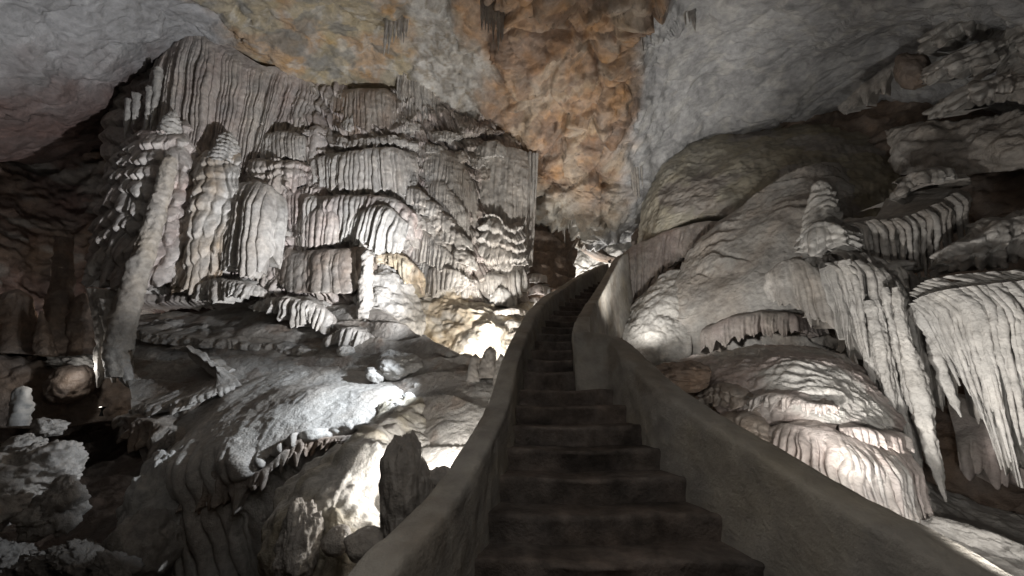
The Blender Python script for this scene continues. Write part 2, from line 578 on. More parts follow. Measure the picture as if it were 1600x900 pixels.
def rough_rock(p, n, u, v):
    q = p * np.array([1, 1, 1.2])
    return 0.28 * fbm(q * 0.55, 3, 11) + 0.16 * ridge(q * 1.3 + 5, 3, 12) + 0.05 * fbm(q * 4, 3, 13)


def ceiling_disp(p, n, u, v):
    w = p + 0.30 * np.stack([noise3(p * 1.1, 51), noise3(p * 1.1, 52), noise3(p * 1.1, 53)], -1)
    org = orange_mask(p)
    h = 0
    for f, amp, sd in ((0.75, 0.55, 5), (1.7, 0.25, 6), (4.2, 0.09, 7)):
        q = w * np.array([f, f * 0.8, f * 0.8])
        f1, gap, cid, fac = facets(q, sd)
        h = h + mix(0.26 - 0.05 * sstep(2.5, 4.5, p[..., 0]), 1.0, org) * amp * (fac + 0.5 * sstep(0.0, 0.10, gap) + 0.5 * (cid - 0.5))
    patchy = sstep(-0.1, 0.5, noise3(p * 0.45 + 9, 17))
    h = h + patchy * (1 - org * 0.6) * 0.07 * billow(p * 2.2, 4, 18)
    return h + 0.25 * fbm(p * 0.5, 3, 15) + 0.025 * fbm(p * 6, 3, 14)


def to_pix(p):
    d = p - EYE
    cp, sp = math.cos(PITCH), math.sin(PITCH)
    z = d[..., 1] * cp + d[..., 2] * sp
    y = -d[..., 1] * sp + d[..., 2] * cp
    return 800 + F * d[..., 0] / z, 450 - F * y / z


O1 = P(905, 130, 8.2)


def orange_mask(p):
    """iron-stained band of rock across the vault"""
    x = p[..., 0] + 1.3 * noise3(p * 0.55, 61) + 0.6 * noise3(p * 1.7, 62) + 0.25 * noise3(p * 5, 63)
    return sstep(-1.0, 0.4, x) * (1 - sstep(2.9, 4.3, x))


def ceiling_col(p, u, v):
    wob = (1.3 * noise3(p * 0.45, 75) + 0.5 * noise3(p * 1.3, 76) + 0.2 * noise3(p * 4, 77))[..., None]
    x = p[..., 0:1] + wob
    n1 = np.clip(0.5 + 0.8 * fbm(p * 0.8, 4, 71), 0, 1)[..., None]
    n2 = np.clip(0.5 + 1.0 * fbm(p * 2.6, 4, 72), 0, 1)[..., None]
    n4 = np.clip(0.5 + 1.0 * fbm(p * 1.1 + 5, 4, 74), 0, 1)[..., None]
    vein = sstep(0.10, 0.02, np.abs(noise3(p * 2.4 + 0.4 * noise3(p * 5, 79)[..., None], 78)))[..., None]
    c = mix(MAROON * 0.95, np.array([0.28, 0.28, 0.285]), sstep(-10.8, -9.4, x))              # far left: dark red, then grey
    ochre = mix(np.array([0.29, 0.25, 0.18]), np.array([0.33, 0.235, 0.15]), sstep(0.45, 0.7, n1))
    ochre = mix(ochre, np.array([0.36, 0.35, 0.33]), sstep(0.62, 0.78, n2) * 0.5)
    ochre = mix(ochre, np.array([0.16, 0.155, 0.14]), sstep(0.68, 0.8, n4) * 0.7)
    c = mix(c, ochre, sstep(-8.4, -7.2, x))
    white = mix(np.array([0.36, 0.34, 0.31]), PALE * 0.85, sstep(0.35, 0.65, n2))
    white = mix(white, np.array([0.24, 0.20, 0.15]), vein * 0.6)
    c = mix(c, white, sstep(-3.4, -2.6, x))
    och = mix(np.array([0.37, 0.25, 0.165]), np.array([0.30, 0.22, 0.16]), sstep(0.4, 0.7, n2))
    och = mix(och, np.array([0.38, 0.31, 0.24]), sstep(0.55, 0.75, n1) * 0.8)
    och = mix(och, np.array([0.18, 0.12, 0.09]), sstep(0.62, 0.8, n4) * 0.6)
    far = sstep(10.6, 12.0, p[..., 1:2] + 0.9 * noise3(p * 0.8, 80)[..., None])
    och = mix(och, mix(np.array([0.40, 0.375, 0.33]), np.array([0.30, 0.26, 0.21]), sstep(0.4, 0.7, n2)), far)
    c = mix(c, och, sstep(-1.2, -0.5, x))
    grey = mix(np.array([0.36, 0.36, 0.365]), np.array([0.27, 0.27, 0.275]), sstep(0.5, 0.8, n1) * 0.8)
    grey = mix(grey, PALE * 0.85, sstep(0.6, 0.8, n2) * 0.5)
    return mix(c, grey, sstep(3.0, 3.9, x))


ceil_rows = [
    [(-150, -280, 2.6), (100, -280, 2.8), (280, -280, 3.0), (420, -280, 3.1), (560, -280, 3.2), (700, -280, 3.2), (840, -280, 3.0), (960, -280, 3.0), (1080, -280, 3.0), (1250, -280, 2.8), (1420, -280, 2.6), (1600, -280, 2.4), (1800, -280, 2.2)],
    [(-150, 0, 4.2), (100, 0, 5.4), (280, 0, 6.7), (420, 0, 6.8), (560, 0, 6.9), (700, 0, 6.8), (840, 0, 6.0), (960, 0, 6.0), (1080, 0, 6.2), (1250, 0, 5.6), (1420, 0, 5.0), (1600, 0, 4.2), (1800, 0, 3.6)],
    [(-150, 90, 4.8), (100, 110, 6.6), (280, 50, 7.7), (420, 80, 8.2), (560, 90, 8.8), (700, 120, 9.0), (840, 130, 8.2), (960, 130, 8.0), (1080, 110, 8.2), (1250, 90, 7.4), (1420, 60, 6.2), (1600, 80, 5.2), (1800, 100, 4.4)],
    [(-150, 170, 5.6), (100, 180, 7.4), (280, 110, 8.7), (420, 130, 9.2), (560, 190, 10.2), (700, 230, 11.0), (840, 250, 10.6), (960, 270, 10.6), (1080, 215, 10.3), (1250, 180, 9.0), (1420, 150, 7.6), (1600, 190, 6.4), (1800, 210, 5.4)],
    [(-150, 240, 7.0), (100, 240, 8.8), (280, 200, 10.2), (420, 220, 10.7), (560, 300, 11.7), (700, 330, 12.5), (840, 335, 12.4), (960, 368, 12.8), (1060, 330, 12.8), (1250, 250, 11.2), (1420, 230, 9.6), (1600, 300, 8.2), (1800, 320, 7.2)],
    [(-150, 250, 9.0), (100, 250, 10.5), (280, 240, 12.0), (420, 260, 12.5), (560, 330, 13.5), (700, 350, 14.5), (840, 345, 17.0), (960, 368, 19.0), (1060, 330, 16.0), (1250, 260, 13.0), (1420, 250, 11.5), (1600, 320, 10.0), (1800, 330, 9.0)],
]
structure(patch("cave_ceiling", ceil_rows, ceiling_disp, res=0.045, cap=440, colfn=ceiling_col))

# back walls behind the formations
rows = [
    [(-260, 130, 6.0), (-60, 150, 8.0), (120, 150, 9.2), (300, 80, 9.8), (500, 110, 10.6), (700, 200, 11.6), (812, 240, 12.6)],
    [(-260, 300, 5.6), (-60, 300, 7.6), (120, 300, 9.4), (300, 300, 9.4), (500, 300, 10.4), (700, 330, 11.2), (812, 340, 12.2)],
    [(-260, 430, 5.2), (-60, 430, 7.4), (120, 430, 9.6), (300, 440, 9.0), (500, 440, 10.0), (700, 450, 10.8), (812, 460, 11.8)],
    [(-260, 560, 5.2), (-60, 540, 7.6), (120, 540, 9.4), (300, 560, 8.6), (500, 560, 9.6), (700, 580, 10.0), (808, 600, 11.0)],
]


def leftwall_col(p, u, v):
    n1 = np.clip(0.5 + 0.8 * fbm(p * 0.7, 4, 81), 0, 1)[..., None]
    n2 = np.clip(0.5 + 0.8 * fbm(p * np.array([0.6, 0.6, 1.6]), 4, 82), 0, 1)[..., None]
    c = mix(MAROON * 1.5, BROWN, n1)
    return mix(c, GREY * 0.8, sstep(0.55, 0.8, n2) * 0.8)


structure(patch("cave_wall", rows, rough_rock, res=0.06, colfn=leftwall_col))
rows = [
    [(985, 300, 13.5), (1100, 190, 10.5), (1240, 150, 9.5), (1400, 120, 8.0), (1560, 150, 6.6), (1760, 150, 5.0), (1960, 150, 3.6)],
    [(990, 400, 13.0), (1100, 330, 10.4), (1240, 300, 9.2), (1400, 260, 7.4), (1560, 280, 6.2), (1760, 280, 4.8), (1960, 280, 3.4)],
    [(992, 480, 12.0), (1100, 450, 10.0), (1240, 430, 8.6), (1400, 420, 7.2), (1560, 420, 6.0), (1760, 420, 4.6), (1960, 420, 3.2)],
    [(990, 560, 10.0), (1100, 580, 9.0), (1240, 600, 8.0), (1400, 600, 6.8), (1560, 600, 5.6), (1760, 600, 4.4), (1960, 600, 3.0)],
    [(990, 660, 8.0), (1100, 740, 7.4), (1240, 760, 7.0), (1400, 780, 6.0), (1560, 800, 5.0), (1760, 800, 4.0), (1960, 800, 2.8)],
]
structure(patch("cave_wall", rows, rough_rock, res=0.06, tint=BROWN))

# ------------------------------------------------------------------ stairs and parapets
ST_N0, ST_N = 2.46, 0.31                    # first nosing distance and tread
RISE = 0.168


SY = [0.2, 1.6, 2.46, 3.25, 4.4]
def st_z(y):                                # level of the lower flight at distance y, measured from the eye
    return -0.04 + (y - 3.94) * 0.17 / 0.28


def st_l(y):
    return float(np.interp(y, SY, [-0.62, -0.42, -0.23, -0.04, 0.12]))


def st_r(y):
    return float(np.interp(y, SY, [1.75, 1.62, 1.49, 1.27, 1.07]))


stairs = thing("staircase", "worn dark concrete staircase climbing between two plastered parapets towards the passage", "staircase", at=(0.6, 0, 0))


def step_mesh(name, xl, xr, y0, y1, z0, z1, seed, xl2=None, xr2=None):
    """one worn step: nosing edge slightly wavy, riser slightly leaning"""
    xl2, xr2 = (xl if xl2 is None else xl2), (xr if xr2 is None else xr2)
    nu = 70
    t = np.linspace(0, 1, nu)
    prof = [(y0 + 0.015, z0 - 0.25), (y0 + 0.02, z0), (y0 + 0.012, z0 + (z1 - z0) * 0.35), (y0 + 0.004, z0 + (z1 - z0) * 0.7), (y0, z1 - 0.022), (y0 + 0.006, z1 - 0.006), (y0 + 0.022, z1),
            (mix(y0, y1, 0.3), z1 - 0.004), (mix(y0, y1, 0.6), z1), (y1 + 0.05, z1 + 0.002)]
    rows = []
    for (y, z) in prof:
        f = (y - y0) / max(y1 - y0, 1e-3)
        a, b = mix(xl, xl2, f), mix(xr, xr2, f)
        x = mix(a, b, t)
        q = np.stack([x, np.full(nu, y), np.full(nu, z)], -1)
        w = fbm(np.stack([x * 2.2, np.full(nu, y * 2 + seed), np.full(nu, z * 5)], -1), 3, seed)
        q[:, 1] += 0.022 * w
        q[:, 2] += 0.012 * w - 0.02 * np.exp(-((t - 0.45) / 0.28) ** 2) * (1 if z > z1 - 0.03 else 0)
        rows.append(q + np.array([0, 0, EYE[2]]))
    g = np.array(rows)
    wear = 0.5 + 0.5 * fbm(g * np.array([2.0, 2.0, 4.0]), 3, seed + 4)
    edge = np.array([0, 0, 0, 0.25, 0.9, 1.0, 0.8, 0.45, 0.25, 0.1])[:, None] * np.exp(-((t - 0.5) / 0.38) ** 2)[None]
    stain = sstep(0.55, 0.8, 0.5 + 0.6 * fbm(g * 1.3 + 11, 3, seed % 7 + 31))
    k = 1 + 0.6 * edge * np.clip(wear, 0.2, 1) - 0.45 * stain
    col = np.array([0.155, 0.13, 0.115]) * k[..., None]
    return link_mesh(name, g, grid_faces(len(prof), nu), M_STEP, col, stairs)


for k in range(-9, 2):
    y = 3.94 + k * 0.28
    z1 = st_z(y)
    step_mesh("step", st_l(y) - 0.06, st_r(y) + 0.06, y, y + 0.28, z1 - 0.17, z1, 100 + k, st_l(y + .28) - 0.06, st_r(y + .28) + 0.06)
YL, ZL = 4.50, 0.175
UY = [4.45, 5.3, 6.3, 7.2, 8.4, 9.6, 10.5, 11.6]
UXL = [0.13, 0.31, 0.54, 0.88, 1.50, 2.15, 2.80, 3.5]
RY = [4.45, 4.9, 6.0, 7.8, 9.6, 10.6, 11.6]
RX = [1.07, 0.85, 1.18, 1.90, 2.90, 3.6, 4.4]
upper = []
for k in range(0, 22):
    y = YL + k * 0.32
    upper.append((y, ZL + (k + 1) * 0.17, float(np.interp(y, UY, UXL)), float(np.interp(y, RY, RX))))
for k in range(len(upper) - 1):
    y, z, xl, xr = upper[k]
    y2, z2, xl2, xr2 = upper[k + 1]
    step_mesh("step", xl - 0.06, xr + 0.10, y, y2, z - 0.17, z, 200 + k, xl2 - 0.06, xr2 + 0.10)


def parapet(name, label, path, thick, seed, lean=0.0, tint=None, down=1.2, endcap=0.0):
    """low plastered wall along path of (x, y, z_base, height); z from the eye; rounded coping, uneven faces"""
    c = np.array(path, float)
    L = np.sqrt(((c[1:, :3] - c[:-1, :3]) ** 2).sum(-1)).sum()
    nu = int(np.clip(L / 0.03, 30, 420))
    q = cr(c, nu)
    tg = np.gradient(q[:, :2], axis=0)
    tg /= np.linalg.norm(tg, axis=1)[:, None] + 1e-9
    nr = np.stack([tg[:, 1], -tg[:, 0]], -1)                   # to the right of the way up
    right = [(0.5, t) for t in np.linspace(0, 0.955, 30)]
    top = [(0.485, 0.98), (0.45, 0.994), (0.38, 1.0), (0.2, 1.002), (0.0, 1.003), (-0.2, 1.002), (-0.38, 1.0), (-0.45, 0.994), (-0.485, 0.98)]
    left = [(-0.5, t) for t in np.linspace(0.955, 0, 30)]
    rows = []
    for s, t in right + top + left:
        zz = q[:, 2] - down + (q[:, 3] + down) * t
        taper = 1.0 + 0.35 * (1 - t)
        g = np.zeros((nu, 3))
        g[:, :2] = q[:, :2] + nr * (s * thick * taper)
        g[:, 2] = zz + EYE[2]
        rows.append(g)
    g = np.array(rows)
    nn = np.zeros_like(g)
    nn[..., :2] = nr[None] * np.sign(np.array([s for s, t in right + top + left]))[:, None, None]
    nn[len(right):len(right) + len(top)] = np.array([0, 0, 1.0])
    g = g + nn * (0.020 * fbm(g * 1.5 + seed, 3, seed) + 0.008 * fbm(g * 7, 3, seed + 2) - 0.012 * sstep(0.25, 0.5, noise3(g * 9, seed + 5)))[..., None]
    # close both ends
    m = g[:, :1].mean(0, keepdims=True)
    g = np.concatenate([np.repeat(m, g.shape[0], 0), g, np.repeat(g[:, -1:].mean(0, keepdims=True), g.shape[0], 0)], 1)
    n1 = np.clip(0.5 + 0.9 * fbm(g * 1.1 + seed, 4, seed + 9), 0, 1)[..., None]
    base = np.array([0.37, 0.348, 0.315]) if tint is None else tint
    low = sstep(0.0, 0.32, 1 - np.abs(np.array([t for s, t in right + top + left]) - 0.0))[:, None, None]
    st = sstep(0.62, 0.85, n1)
    col = mix(mix(base, base * np.array([0.78, 0.75, 0.72]), st), base * np.array([1.12, 1.1, 1.05]), sstep(0.35, 0.1, n1))
    o = link_mesh(name, g, grid_faces(*g.shape[:2]), M_PLASTER, col)
    return tag(o, label, "parapet")


TH = 0.20
lp = []
for y, h in ((0.4, 0.9), (1.0, 0.88), (1.6, 0.83), (2.1, 0.62), (2.6, 0.45), (3.4, 0.32), (4.0, 0.31), (4.4, 0.30)):
    lp.append((st_l(y) - TH * 0.5 - 0.02, y, st_z(y), h))
for y, z, xl, xr in upper[2::3]:
    lp.append((xl - TH * 0.5 - 0.02, y, z - 0.05, 0.33 + 0.10 * min(1, max(0, y - 8) / 2.5)))
parapet("parapet", "long plastered parapet on the left side of the stairs, curving up to the passage", lp, TH, 5)
rp = []
for y, h in ((0.4, 0.9), (1.0, 0.88), (1.6, 0.83), (2.1, 0.70), (2.6, 0.60), (3.3, 0.50), (3.9, 0.49), (4.2, 0.50)):
    rp.append((st_r(y) + 0.15, y, st_z(y), h))
rp.append((1.17, 4.37, 0.22, 0.52))
rp.append((0.98, 4.44, 0.22, 0.56))
rp.append((0.74, 4.46, 0.22, 0.57))
parapet("parapet", "wide plastered parapet on the right of the lower stairs, ending in a square pillar end", rp, 0.26, 6)
rp = [(0.86, 4.62, 0.32, 0.50), (0.95, 5.0, 0.55, 0.48), (1.25, 6.0, 1.1, 0.36), (1.95, 7.8, 2.05, 0.33), (2.45, 8.8, 2.6, 0.50), (2.95, 9.6, 3.05, 0.78), (3.3, 10.1, 3.3, 0.85)]
parapet("parapet", "upper plastered parapet on the right of the far flight, beyond the pillar end", rp, 0.2, 7)
# ------------------------------------------------------------------ the great cascade of flowstone curtains on the left
CUR = "flowstone curtain"
GC = "flowstone curtains of the great cascade"


def curtain(label, *a, **k):
    return tag(drape("flowstone_curtain", *a, **k), label, CUR, GC)


# upper left hanging curtain under the vault
curtain("tall grey ribbed curtain hanging from the ochre vault, top left of the cascade",
        [(252, 80, 8.0), (300, 40, 7.9), (352, 66, 8.1), (405, 100, 8.4), (452, 108, 8.8), (500, 138, 9.2)],
        [(206, 225, 7.8), (250, 400, 7.7), (300, 420, 7.9), (362, 330, 8.3), (408, 262, 8.7), (490, 212, 9.1)],
        big=(0.5, 0.22), small=(0.12, 0.045), jag=0.25, seed=11, shelf=0.5, tint=TAUPE * 1.05, tint2=PINK * 0.9, bulge=0.10, recede=0.15)
# left tiered towers
t = thing("tiered_tower", "left tower of small stacked drip ledges beside the dark cavern", "flowstone tower", at=P(220, 470, 7.5))
drape("tier", [(205, 214, 7.7), (240, 205, 7.35), (285, 212, 7.6), (312, 230, 7.9)], [(150, 452, 7.5), (190, 470, 7.1), (245, 472, 7.3), (285, 460, 7.7)], parent=t,
      big=(0.42, 0.10), small=(0.10, 0.035), tiers=8, tier_amp=0.12, jag=0.12, seed=21, tint=GREY * 1.1, tint2=PINK, shelf=0.5, bulge=0.2, res=0.022, wob=0.06)
lathe("pinnacle", [(262, 232, 7.6, 0.24), (266, 205, 7.6, 0.20), (270, 185, 7.6, 0.13), (273, 172, 7.6, 0.02)], parent=t, tier=(0.13, 0.06), flute=(0.1, 0.02), seed=22, tint=GREY * 1.1)
t = thing("tiered_tower", "second tower of stacked drip ledges with ochre foot, right of the leaning pole", "flowstone tower", at=P(330, 460, 7.8))
drape("tier", [(305, 250, 8.0), (335, 232, 7.7), (378, 240, 7.9)], [(275, 470, 7.7), (305, 478, 7.4), (335, 465, 7.7)], parent=t,
      big=(0.35, 0.10), small=(0.10, 0.035), tiers=7, tier_amp=0.15, jag=0.12, seed=31, tint=GREY * 1.08, tint2=TAN * 0.85, shelf=0.5, bulge=0.22, res=0.022, wob=0.06)
lathe("pinnacle", [(350, 262, 7.85, 0.32), (354, 236, 7.85, 0.24), (357, 218, 7.85, 0.15), (359, 206, 7.85, 0.02)], parent=t, tier=(0.14, 0.07), flute=(0.1, 0.02), seed=32, tint=GREY * 1.1)
t = thing("tiered_tower", "slim tower of rounded drip ledges behind the leaning pole, under the tall curtain", "flowstone tower", at=P(285, 300, 7.9))
drape("tier", [(268, 205, 8.0), (290, 190, 7.75), (306, 215, 8.0)], [(250, 335, 7.9), (268, 345, 7.6), (288, 330, 7.9)], parent=t, big=(0.3, 0.07), small=(0.08, 0.02), tiers=5, tier_amp=0.13,
      jag=0.1, seed=35, tint=GREY, tint2=PINK, shelf=0.3, bulge=0.15, res=0.022)
# leaning pole and its drip root
t = thing("leaning_column", "smooth tan leaning column standing free in front of the left tower", "column", at=P(178, 520, 6.6))
lathe("shaft", [(268, 248, 7.2, 0.10), (263, 262, 7.15, 0.14), (252, 305, 7.05, 0.145), (235, 365, 6.95, 0.165), (214, 430, 6.8, 0.175), (196, 490, 6.7, 0.19), (185, 540, 6.6, 0.21), (190, 590, 6.5, 0.175)], parent=t,
      flute=(0.16, 0.012), tier=(0.17, 0.018), seed=41, tint=np.array([0.40, 0.36, 0.31]), tint2=TAUPE, rough=0.02)
for i, pth in enumerate([[(160, 455, 6.9, 0.2), (166, 520, 6.8, 0.14), (160, 570, 6.7, 0.09), (153, 606, 6.7, 0.012)],
                         [(170, 470, 6.75, 0.16), (186, 540, 6.6, 0.14), (200, 590, 6.5, 0.12), (212, 612, 6.4, 0.03)],
                         [(175, 500, 6.9, 0.15), (172, 560, 6.8, 0.1), (178, 598, 6.7, 0.02)]]):
    lathe("root_stalactite", pth, parent=t, flute=(0.1, 0.03), seed=45 + i, tint=GREY, tint2=TAUPE)

curtain("broad pale fluted column mass between the second tower and the brown alcove",
        [(345, 300, 8.1), (372, 286, 7.85), (400, 284, 7.8), (425, 292, 7.9), (446, 312, 8.2)],
        [(318, 425, 8.0), (350, 440, 7.6), (385, 446, 7.5), (412, 448, 7.6), (428, 410, 8.0)],
        big=(0.45, 0.16), small=(0.13, 0.035), jag=0.25, seed=51, shelf=0.4, bulge=0.18, tint=GREY * 1.05, tint2=TAUPE)
curtain("small grey drip block high up, under the right end of the tall curtain",
        [(408, 212, 8.7), (440, 204, 8.5), (478, 212, 8.6)], [(404, 256, 8.7), (440, 262, 8.45), (476, 256, 8.6)],
        big=(0.4, 0.06), small=(0.1, 0.035), jag=0.3, seed=53, shelf=0.6, rise=0.1, tint=GREY, tint2=TAUPE)
curtain("low pinkish drip ledge above the pale fluted columns",
        [(376, 252, 8.6), (410, 248, 8.3), (450, 250, 8.3), (486, 260, 8.6)], [(372, 300, 8.6), (405, 305, 8.25), (446, 312, 8.25), (482, 300, 8.6)],
        big=(0.4, 0.10), small=(0.12, 0.03), jag=0.4, seed=55, shelf=0.5, tiers=2, tier_amp=0.1, tint=PINK * 1.05, tint2=TAUPE)
# central tiers from the top down
curtain("topmost brown ribbed tier under its smooth dark sloping shelf",
        [(508, 150, 9.6), (530, 142, 9.3), (562, 138, 9.1), (600, 140, 9.2), (630, 152, 9.6)], [(512, 220, 9.6), (535, 226, 9.25), (566, 222, 9.05), (600, 214, 9.1), (632, 210, 9.5)],
        big=(0.42, 0.05), small=(0.11, 0.05), jag=0.25, seed=61, shelf=1.4, rise=0.95, tint=TAUPE, tint2=BROWN * 1.4, bulge=0.15)
curtain("thin grey strands hanging from the vault right of the topmost brown tier",
        [(622, 60, 9.2), (640, 75, 9.3), (660, 110, 9.5), (690, 160, 9.8)], [(622, 200, 9.6), (640, 214, 9.5), (665, 215, 9.7), (692, 220, 10.0)],
        big=(0.3, 0.08), small=(0.08, 0.035), jag=0.5, seed=63, shelf=0.3, tint=TAUPE, tint2=GREY)
curtain("dense fringe of thin straws along the grey vault above the right columns",
        [(655, 175, 9.6), (690, 195, 9.9), (720, 215, 10.0), (745, 222, 10.2)], [(655, 215, 9.6), (690, 222, 9.9), (720, 250, 10.0), (745, 250, 10.2)],
        big=(0.3, 0.05), small=(0.08, 0.04), jag=0.7, seed=64, shelf=0.3, tint=GREY * 0.9, tint2=TAUPE)
curtain("narrow pale pillar of flowstone left of the second ribbed tier",
        [(478, 205, 9.1), (494, 196, 8.9), (512, 204, 9.1)], [(470, 266, 9.1), (488, 272, 8.85), (506, 266, 9.05)],
        big=(0.3, 0.06), small=(0.12, 0.02), jag=0.15, seed=65, shelf=0.4, tint=PINK * 1.1, tint2=GREY)
curtain("second ribbed tier with bright white right end, beneath the topmost brown tier",
        [(462, 262, 9.0), (500, 244, 8.75), (545, 236, 8.6), (585, 230, 8.6), (620, 232, 8.7), (650, 240, 9.1)], [(470, 286, 9.0), (505, 306, 8.75), (545, 314, 8.55), (590, 318, 8.5), (625, 316, 8.6), (650, 306, 9.0)],
        big=(0.36, 0.07), small=(0.11, 0.05), jag=0.28, seed=67, shelf=0.9, rise=0.25, tint=GREY * 1.1, tint2=TAUPE, bulge=0.15)
curtain("knobbly grey ledge lying on top of the second ribbed tier",
        [(530, 226, 9.0), (570, 216, 8.9), (610, 212, 8.9), (655, 222, 9.2)], [(530, 244, 9.0), (570, 240, 8.85), (612, 236, 8.85), (655, 246, 9.2)],
        big=(0.3, 0.08), small=(0.1, 0.03), jag=0.5, seed=69, shelf=0.7, rise=0.2, tint=GREY, tint2=TAUPE, rough=0.05)
curtain("third wide tier with pinkish rolled lip spanning the middle of the cascade",
        [(428, 268, 8.7), (455, 292, 8.5), (500, 306, 8.3), (550, 304, 8.2), (600, 306, 8.2), (632, 318, 8.3), (655, 336, 8.7)],
        [(436, 372, 8.6), (462, 392, 8.4), (505, 388, 8.25), (552, 378, 8.15), (595, 390, 8.1), (625, 384, 8.2), (648, 380, 8.6)],
        big=(0.40, 0.08), small=(0.115, 0.05), jag=0.25, seed=71, shelf=0.8, rise=0.22, tint=GREY * 1.05, tint2=PINK * 1.05, bulge=0.2)
curtain("arched ribbed panel set in front of the third wide tier",
        [(462, 345, 8.3), (490, 328, 8.1), (520, 330, 8.05), (542, 348, 8.25)], [(462, 392, 8.3), (488, 396, 8.05), (520, 392, 8.0), (542, 386, 8.2)],
        big=(0.3, 0.05), small=(0.11, 0.04), jag=0.15, seed=73, shelf=0.3, tint=TAUPE * 1.1, tint2=PINK)
curtain("bright ribbed fan leaning right below the third wide tier",
        [(545, 340, 8.2), (580, 322, 7.95), (612, 326, 7.9), (640, 350, 8.1)], [(540, 392, 8.2), (568, 402, 7.9), (598, 408, 7.85), (630, 400, 8.0)],
        big=(0.34, 0.07), small=(0.10, 0.05), jag=0.3, seed=75, shelf=0.5, tint=PALE * 0.85, tint2=GREY, bulge=0.18)
curtain("dark smooth brown slab at the foot of the middle tiers",
        [(428, 378, 8.3), (470, 392, 7.9), (520, 388, 7.7), (560, 384, 7.75), (582, 392, 8.0)], [(424, 440, 8.1), (465, 462, 7.6), (520, 466, 7.4), (560, 462, 7.5), (580, 450, 7.9)],
        big=(0.8, 0.07), small=(0.2, 0.02), jag=0.1, seed=77, shelf=0.8, rise=0.15, tint=BROWN * 1.25, tint2=TAUPE * 0.8)
tag(lathe("stalagmite", [(570, 500, 7.2, 0.15), (571, 470, 7.25, 0.13), (573, 430, 7.3, 0.12), (574, 400, 7.35, 0.11), (574, 388, 7.35, 0.02)], tier=(0.14, 0.035), flute=(0.08, 0.015), seed=79, tint=GREY * 0.95, tint2=TAUPE),
    "slender white candle-like stalagmite in front of the brown slab", "stalagmite")
# right half
curtain("grey curtain with a smooth dark hollow above, left of the tall right column",
        [(640, 250, 9.5), (668, 232, 9.3), (700, 236, 9.3), (728, 258, 9.4), (742, 290, 9.6)], [(640, 330, 9.4), (668, 340, 9.1), (700, 380, 9.0), (724, 420, 9.1), (738, 425, 9.4)],
        big=(0.5, 0.14), small=(0.11, 0.04), jag=0.2, seed=81, shelf=0.5, tint=GREY, tint2=TAUPE, bulge=0.2)
curtain("ribbed skirt below the grey hollow, running down beside the tall right column",
        [(655, 286, 9.2), (682, 280, 9.0), (708, 300, 8.95), (732, 330, 9.1)], [(655, 340, 9.1), (682, 360, 8.9), (708, 392, 8.85), (734, 418, 9.0)],
        big=(0.36, 0.08), small=(0.10, 0.04), jag=0.2, seed=83, shelf=0.4, tint=GREY, tint2=TAUPE)
for i, (x, y, w, h) in enumerate([(650, 300, 20, 28), (668, 318, 24, 26), (688, 338, 24, 26), (664, 346, 22, 24), (706, 362, 22, 26), (682, 372, 24, 26), (722, 396, 18, 24)]):
    tag(drape("shell_ledge", [(x - w, y + 6, 8.95), (x - w * .3, y - 8, 8.7), (x + w * .5, y - 2, 8.7), (x + w, y + 12, 8.95)], [(x - w, y + h - 6, 8.9), (x - w * .3, y + h, 8.6), (x + w * .5, y + h + 6, 8.6), (x + w, y + h + 8, 8.9)],
              big=(0.25, 0.07), small=(0.1, 0.03), jag=0.35, seed=300 + i, shelf=0.5, tint=GREY * 1.05, tint2=TAUPE, rough=0.04, bulge=0.16),
        "rounded shell-like ledge in the diagonal pile of ledges between bright fan and right column", "drip ledge", "pile of shell ledges")
lathe_t = thing("knobbly_stalagmite", "thin knobbly stalagmite on top of the diagonal pile of shell ledges", "stalagmite", at=P(646, 300, 8.9))
lathe("shaft", [(645, 330, 8.8, 0.16), (646, 300, 8.8, 0.12), (647, 285, 8.8, 0.08), (647, 270, 8.8, 0.01)], parent=lathe_t, tier=(0.1, 0.05), flute=(0.1, 0.02), seed=85, tint=GREY)
curtain("pale ribbed curtain with overhanging shelf in the right half, below the shell ledges",
        [(635, 352, 8.9), (662, 360, 8.6), (692, 384, 8.5), (730, 418, 8.7)], [(640, 420, 8.8), (662, 424, 8.5), (694, 430, 8.4), (724, 440, 8.6)],
        big=(0.4, 0.10), small=(0.09, 0.045), jag=0.25, seed=87, shelf=0.5, tint=GREY * 1.1, tint2=TAUPE)
curtain("lower pale ribbed curtain right of the yellow stained drips",
        [(660, 426, 8.5), (684, 416, 8.35), (712, 420, 8.35), (736, 440, 8.6)], [(662, 472, 8.5), (684, 470, 8.3), (706, 458, 8.3), (726, 450, 8.6)],
        big=(0.4, 0.06), small=(0.09, 0.05), jag=0.3, seed=89, shelf=0.5, tint=PALE * 0.85, tint2=TAUPE)
curtain("yellow stained drip bundle above the lit rock hollow",
        [(582, 400, 8.1), (610, 395, 7.9), (640, 405, 7.9), (662, 430, 8.2)], [(590, 420, 8.1), (615, 425, 7.85), (640, 455, 7.85), (658, 476, 8.1)],
        big=(0.36, 0.10), small=(0.11, 0.045), jag=0.35, seed=91, shelf=0.5, tint=CREAM * 0.85, tint2=TAN, rough=0.05)
